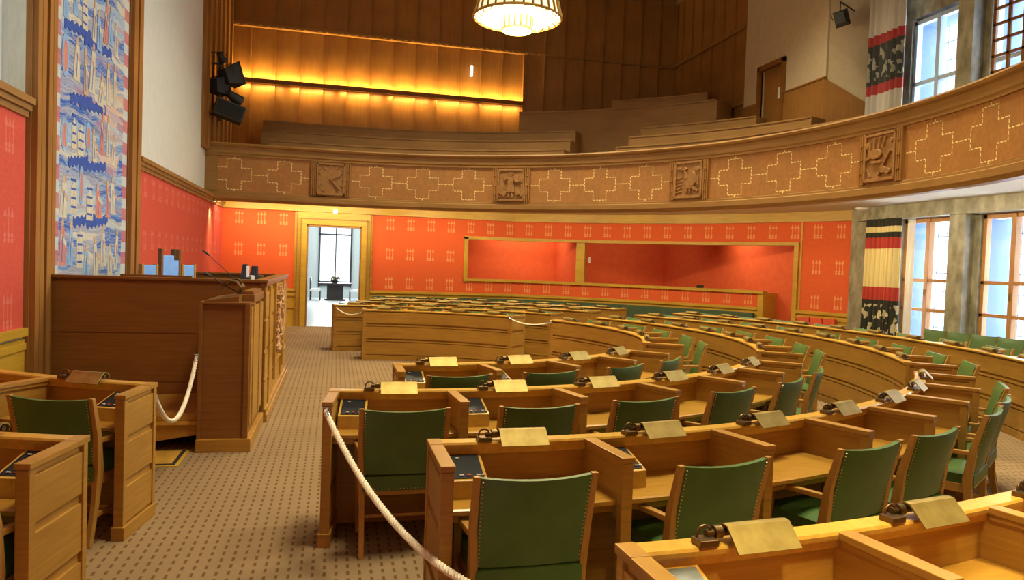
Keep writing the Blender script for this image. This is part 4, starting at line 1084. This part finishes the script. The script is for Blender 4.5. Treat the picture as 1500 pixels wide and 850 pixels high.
# step / ramp left of the lectern
t = thing('entrance_ramp', 'low wooden ramp leading up beside the lectern to the rostrum', 'ramp', (-1.55, 7.6, 0))
MB().add([(-.60, -.35, .0), (.34, -.35, .14), (.34, .80, .14), (-.60, .80, 0), (-.60, -.35, .30), (.34, -.35, .34), (.34, .80, .34), (-.60, .80, .30)],
         [(0, 3, 2, 1), (4, 5, 6, 7), (0, 1, 5, 4), (1, 2, 6, 5), (2, 3, 7, 6), (3, 0, 4, 7)]).build('ramp_body', 'oak', t, bevel=.004)
MB().box(-.62, .34, -.37, -.34, .24, .27).build('moulding', 'oak_top', t)
t = thing('floor_hatch', 'square wooden floor hatch with dark border in the carpet beside the lectern', 'hatch', (-1.62, 7.0, 0))
MB().box(-.42, .36, -.30, .26, .0, .006).build('border', 'dado', t)
MB().box(-.39, .33, -.27, .23, .004, .010).build('gap', 'black_matt', t); MB().box(-.37, .30, -.24, .20, .008, .014).build('lid', 'oak_top', t)

# lectern
le = thing('lectern', 'tall dark wooden lectern with brass reading lamp standing before the rostrum', 'lectern', (-.96, 7.72, 0))
MB().box(-.21, .19, -.54, .62, .12, 1.36).box(-.235, -.205, -.565, .62, .12, 1.36).box(.16, .205, -.565, -.50, .12, 1.36).box(-.235, .205, -.565, .6, 1.355, 1.375).build('body', 'rostrum', le, bevel=.004)
MB().box(-.24, .235, -.575, .66, 0, .12).build('plinth', 'oak', le, bevel=.006)
MB().box(.19, .215, -.50, .60, .22, 1.33).box(.205, .225, -.38, -.30, .22, 1.36).box(.205, .225, .2, .28, .22, 1.36).build('side_panel', 'oak', le, bevel=.004)
MB().box(.06, .215, -.30, .62, 1.36, 1.44).box(.10, .20, -.25, .55, 1.44, 1.47).build('parapet', 'rostrum', le, bevel=.006)
MB().hexa([(-.20, -.50, 1.375), (.10, -.50, 1.375), (.10, .5, 1.375), (-.20, .5, 1.375), (-.20, -.50, 1.385), (.10, -.50, 1.43), (.10, .5, 1.43), (-.20, .5, 1.385)]).build('book_rest', 'rostrum', le)
MB().tube([(.06, -.1, 1.44), (.07, -.1, 1.55), (.03, -.1, 1.58), (-.02, -.1, 1.56)], .012, 8).build('lamp_arm', 'bronze', le, smooth=True)
m = MB(); m.sweep([((0, -.28, 1.50), (1, 0, 0), (0, 0, 1)), ((0, .10, 1.50), (1, 0, 0), (0, 0, 1))], [(-.09, -.03), (-.07, .03), (-.02, .06), (.04, .05), (.09, .0), (.085, .005), (.04, .057), (-.02, .067), (-.077, .035), (-.10, -.03)])
m.build('lamp_shade', 'bronze', le)
def gooseneck(x, y, z, tip, label):
    t = thing('gooseneck_microphone', label, 'microphone', (x, y, z))
    d = (tip[0] - x, tip[1] - y, tip[2] - z)
    MB().cyl(0, 0, 0, .03, .03, 14).build('base', 'black_matt', t)
    MB().tube([(0, 0, .02), (d[0] * .25, d[1] * .25, d[2] * .30), (d[0] * .85, d[1] * .85, d[2] * .88)], .005, 6).build('neck', 'black_matt', t, smooth=True)
    MB().tube([(d[0] * .82, d[1] * .82, d[2] * .86), d], .011, 8, [.009, .014]).build('microphone_head', 'black_matt', t, smooth=True)
gooseneck(-.88, 7.5, 1.42, (-1.21, 7.5, 1.63), 'thin black gooseneck microphone leaning from the lectern top')
gooseneck(-1.15, 9.55, 1.46, (-1.55, 9.5, 1.85), 'long black gooseneck microphone rising above the rostrum desk')
gooseneck(-1.12, 11.3, 1.46, (-1.28, 11.3, 1.66), 'short black gooseneck microphone at the rostrum end beside the red wall')
for k, (px, dx, lb) in enumerate(((-1.03, .0, 'first small black and white desk display on the rostrum rail, beside the microphone'), (-.95, .2, 'second small dark desk display on the rostrum near its front edge'))):
    t = thing('desk_display', lb, 'display', (px, 9.1 + dx, 1.46), .5)
    MB().hexa([(-.05, -.05, 0), (.05, -.05, 0), (.05, .05, 0), (-.05, .05, 0), (-.01, -.045, .25 - k * .02), (.03, -.045, .25 - k * .02), (.03, .04, .25 - k * .02), (-.01, .04, .25 - k * .02)]).build('stand', 'black_matt', t, bevel=.005)
    MB().box(.0, .035, -.05, .045, .10, .23).build('screen_back', 'white' if not k else 'black_matt', t, bevel=.004)
    MB().box(.05, .10, -.05, .02, 0, .12).build('side_box', 'white' if not k else 'bronze', t, bevel=.006)

# blue chairs on the rostrum
def blue_chair(x, y, zt, w, label, tall=False):
    t = thing('rostrum_chair', label, 'chair', (x, y, .76), -1.93)
    h = zt - .76
    MB().box(-w / 2 + .02, w / 2 - .02, -.02, .02, .42, h - (.06 if tall else .01)).build('backrest', 'leather_blue', t, bevel=.008)
    for sx in (-1, 1):
        MB().box(sx * w / 2 - .02, sx * w / 2 + .02, -.025, .025, 0, h + (.02 if tall else 0)).build('leg', 'rostrum' if tall else 'chair_wood', t, bevel=.004)
        MB().box(sx * w / 2 - .02, sx * w / 2 + .02, .36, .40, 0, .42).build('leg', 'rostrum', t, bevel=.004)
    MB().box(-w / 2, w / 2, -.02, .42, .40, .48).build('seat', 'leather_blue', t, bevel=.015)
    if tall: MB().box(-.17, -.06, -.030, .030, h - .12, h + .02).build('crest', 'bronze', t, bevel=.01)
blue_chair(-2.16, 9.55, 1.67, .28, 'low blue chair on the rostrum beside the tapestry pilaster')
blue_chair(-2.03, 10.05, 1.84, .38, 'tall blue chairman chair with wooden posts at the centre of the rostrum', True)
blue_chair(-1.90, 10.5, 1.67, .28, 'low blue chair on the rostrum beyond the tall middle chair')

# chairs round the lobby table
def lobby_chair(x, y, rz, label):
    t = thing('lobby_chair', label, 'chair', (x, y, 0), rz, group='dark chairs round the lobby table')
    MB().box(-.22, .22, -.22, .22, .40, .50).build('seat', 'white', t, bevel=.01)
    MB().box(-.22, .22, .19, .23, .46, .98).build('backrest', 'dark_wood', t, bevel=.01)
    for sx in (-1, 1):
        for sy in (-1, 1): MB().box(sx * .2 - .02, sx * .2 + .02, sy * .2 - .02, sy * .2 + .02, 0, .41).build('leg', 'dark_wood', t)
lobby_chair(-.85, 33.2, HP, 'dark chair at the lobby table, doorway side, before the pale wall'); lobby_chair(.83, 33.2, -HP, 'dark chair at the lobby table, doorway side, nearer the red wall side')
lobby_chair(-.85, 34.0, HP, 'dark chair at the lobby table, window side, before the pale wall'); lobby_chair(.83, 34.0, -HP, 'dark chair at the lobby table, window side, nearer the red wall side')

# stage lights on the left wall
bar_ = thing('lighting_bracket', 'black upright pipe on arms carrying stage lights on the fluted wall', 'bracket', (-2.80, 18.95, 0))
MB().tube([(0, 0, 5.0), (0, 0, 6.55)], .025, 8).build('pipe', 'black_matt', bar_)
for z in (5.15, 6.35): MB().tube([(-.2, 0, z), (.05, 0, z)], .022, 8).build('arm', 'black_matt', bar_)
def stage_light(x, y, z, s, rx, ry, rz, label, kind):
    t = thing('stage_light' if kind != 'speaker' else 'loudspeaker', label, 'stage light' if kind != 'speaker' else 'loudspeaker', (x, y, z)); t.rotation_euler = (rx, ry, rz)
    if kind == 'speaker':
        MB().box(-.26 * s, .26 * s, -.16 * s, .16 * s, -.15 * s, .15 * s).build('cabinet', 'black_matt', t, bevel=.02)
        MB().box(-.23 * s, .23 * s, -.17 * s, -.155 * s, -.12 * s, .12 * s).build('grille', 'black', t)
    elif kind == 'par':
        MB().lathe([(0, .10 * s), (.07 * s, .10 * s), (.09 * s, .0), (.13 * s, -.18 * s), (.115 * s, -.18 * s), (.06 * s, .02 * s)], seg=16).build('can', 'black_matt', t, smooth=True)
    else:
        MB().hexa([(-.13 * s, -.12 * s, -.15 * s), (.13 * s, -.12 * s, -.15 * s), (.17 * s, .16 * s, -.19 * s), (-.17 * s, .16 * s, -.19 * s), (-.13 * s, -.12 * s, .12 * s), (.13 * s, -.12 * s, .12 * s), (.17 * s, .16 * s, .19 * s), (-.17 * s, .16 * s, .19 * s)]).build('housing', 'black_matt', t, bevel=.01)
        MB().box(-.18 * s, .18 * s, .155 * s, .175 * s, -.2 * s, .2 * s).build('barn_frame', 'black_matt', t)
    MB().tube([(-.19 * s, 0, 0), (-.20 * s, -.02, .17 * s), (.20 * s, -.02, .17 * s), (.19 * s, 0, 0)], .010, 6).build('yoke', 'black_matt', t)
stage_light(-2.60, 18.9, 6.08, 1.35, .3, -.1, -.9, 'square black stage light second from the top of the bracket', 'flood')
stage_light(-2.84, 18.85, 5.82, 1.15, .1, 0, -.7, 'square black stage light third from the top, close against the pipe', 'flood')
stage_light(-2.78, 18.8, 6.50, .8, 1.0, 0, -.4, 'small round stage light at the top of the bracket', 'par')
stage_light(-2.50, 18.9, 5.60, 1.2, 1.1, .2, -1.0, 'conical black stage light with red spark, above the lowest lamp', 'par')
stage_light(-2.58, 18.9, 5.24, 1.3, 0, .28, .25, 'wide black loudspeaker tilted down at the bottom of the bracket', 'speaker')
stage_light(10.0, 13.55, 7.15, .8, .2, -.2, -.9, 'black flood light hanging from an arm on the cream gallery wall', 'flood')
wb = thing('lamp_arm', 'thin dark arm holding the flood light on the cream gallery wall', 'bracket', (10.54, 13.84, 7.3))
MB().tube([(0, 0, .15), (-.25, -.15, .15), (-.6, -.35, .15)], .015, 6).tube([(-.6, -.35, .15), (-.6, -.35, -.05)], .012, 6).build('arm', 'black_matt', wb)

# ------------------------------------------------------------------ ropes
def rope(a, b_, sag, label, r=.017, n=60, hooks=True):
    t = thing('barrier_rope', label, 'rope', a)
    A, Bv = Vector((0, 0, 0)), Vector(b_) - Vector(a)
    P = []
    for i in range(n + 1):
        u = i / n; p = A.lerp(Bv, u); p.z -= sag * 4 * u * (1 - u); P.append(p)
    m = MB()
    L = sum((P[i + 1] - P[i]).length for i in range(n)); turns = L / (r * 5)
    nn = int(turns * 7); tan = (Bv.normalized())
    side = tan.cross(Vector((0, 0, 1))).normalized()
    for q in range(3):
        pts = []
        for i in range(nn + 1):
            u = i / nn; f_ = u * n; j = min(int(f_), n - 1); p = P[j].lerp(P[j + 1], f_ - j)
            tg = (P[j + 1] - P[j]).normalized(); s_ = side; w_ = tg.cross(s_)
            ang = 2 * pi * (turns * u + q / 3); pts.append(p + (s_ * cos(ang) + w_ * sin(ang)) * r * .52)
        m.tube(pts, r * .60, 6)
    m.build('cord', 'rope', t, smooth=True)
    for p, d in ((P[0], P[2] - P[0]), (P[-1], P[-3] - P[-1])):
        d = d.normalized(); MB().tube([p, p + d * .07], r * 1.05, 10).tube([p - Vector((.02, 0, -.02)), p + Vector((.02, 0, .02))], .006, 6).build('brass_hook', 'steel', t, smooth=True)
rope((-.038, 4.70, .86), (.89, 1.80, .86), .36, 'long cream twisted rope sagging from the second-row desk across the roped block')
rope((-1.19, 5.47, .84), (-1.20, 7.13, .88), .36, 'cream rope hanging between the short desk and the lectern')
q0 = ring(RA - .02, 2.37); q1 = ring(RA - .02, 2.12); rope((*q0, .87), (*q1, .87), .07, 'thin cream rope closing the gap between far and middle desks', .012, 20)
q0 = ring(RB + .0, pi + .10); q1 = ring(RA + .05, pi + .0); rope((q0[0], q0[1], .87), (q1[0], q1[1], .87), .10, 'thin cream rope linking the two far desk ends by the doorway', .012, 20)
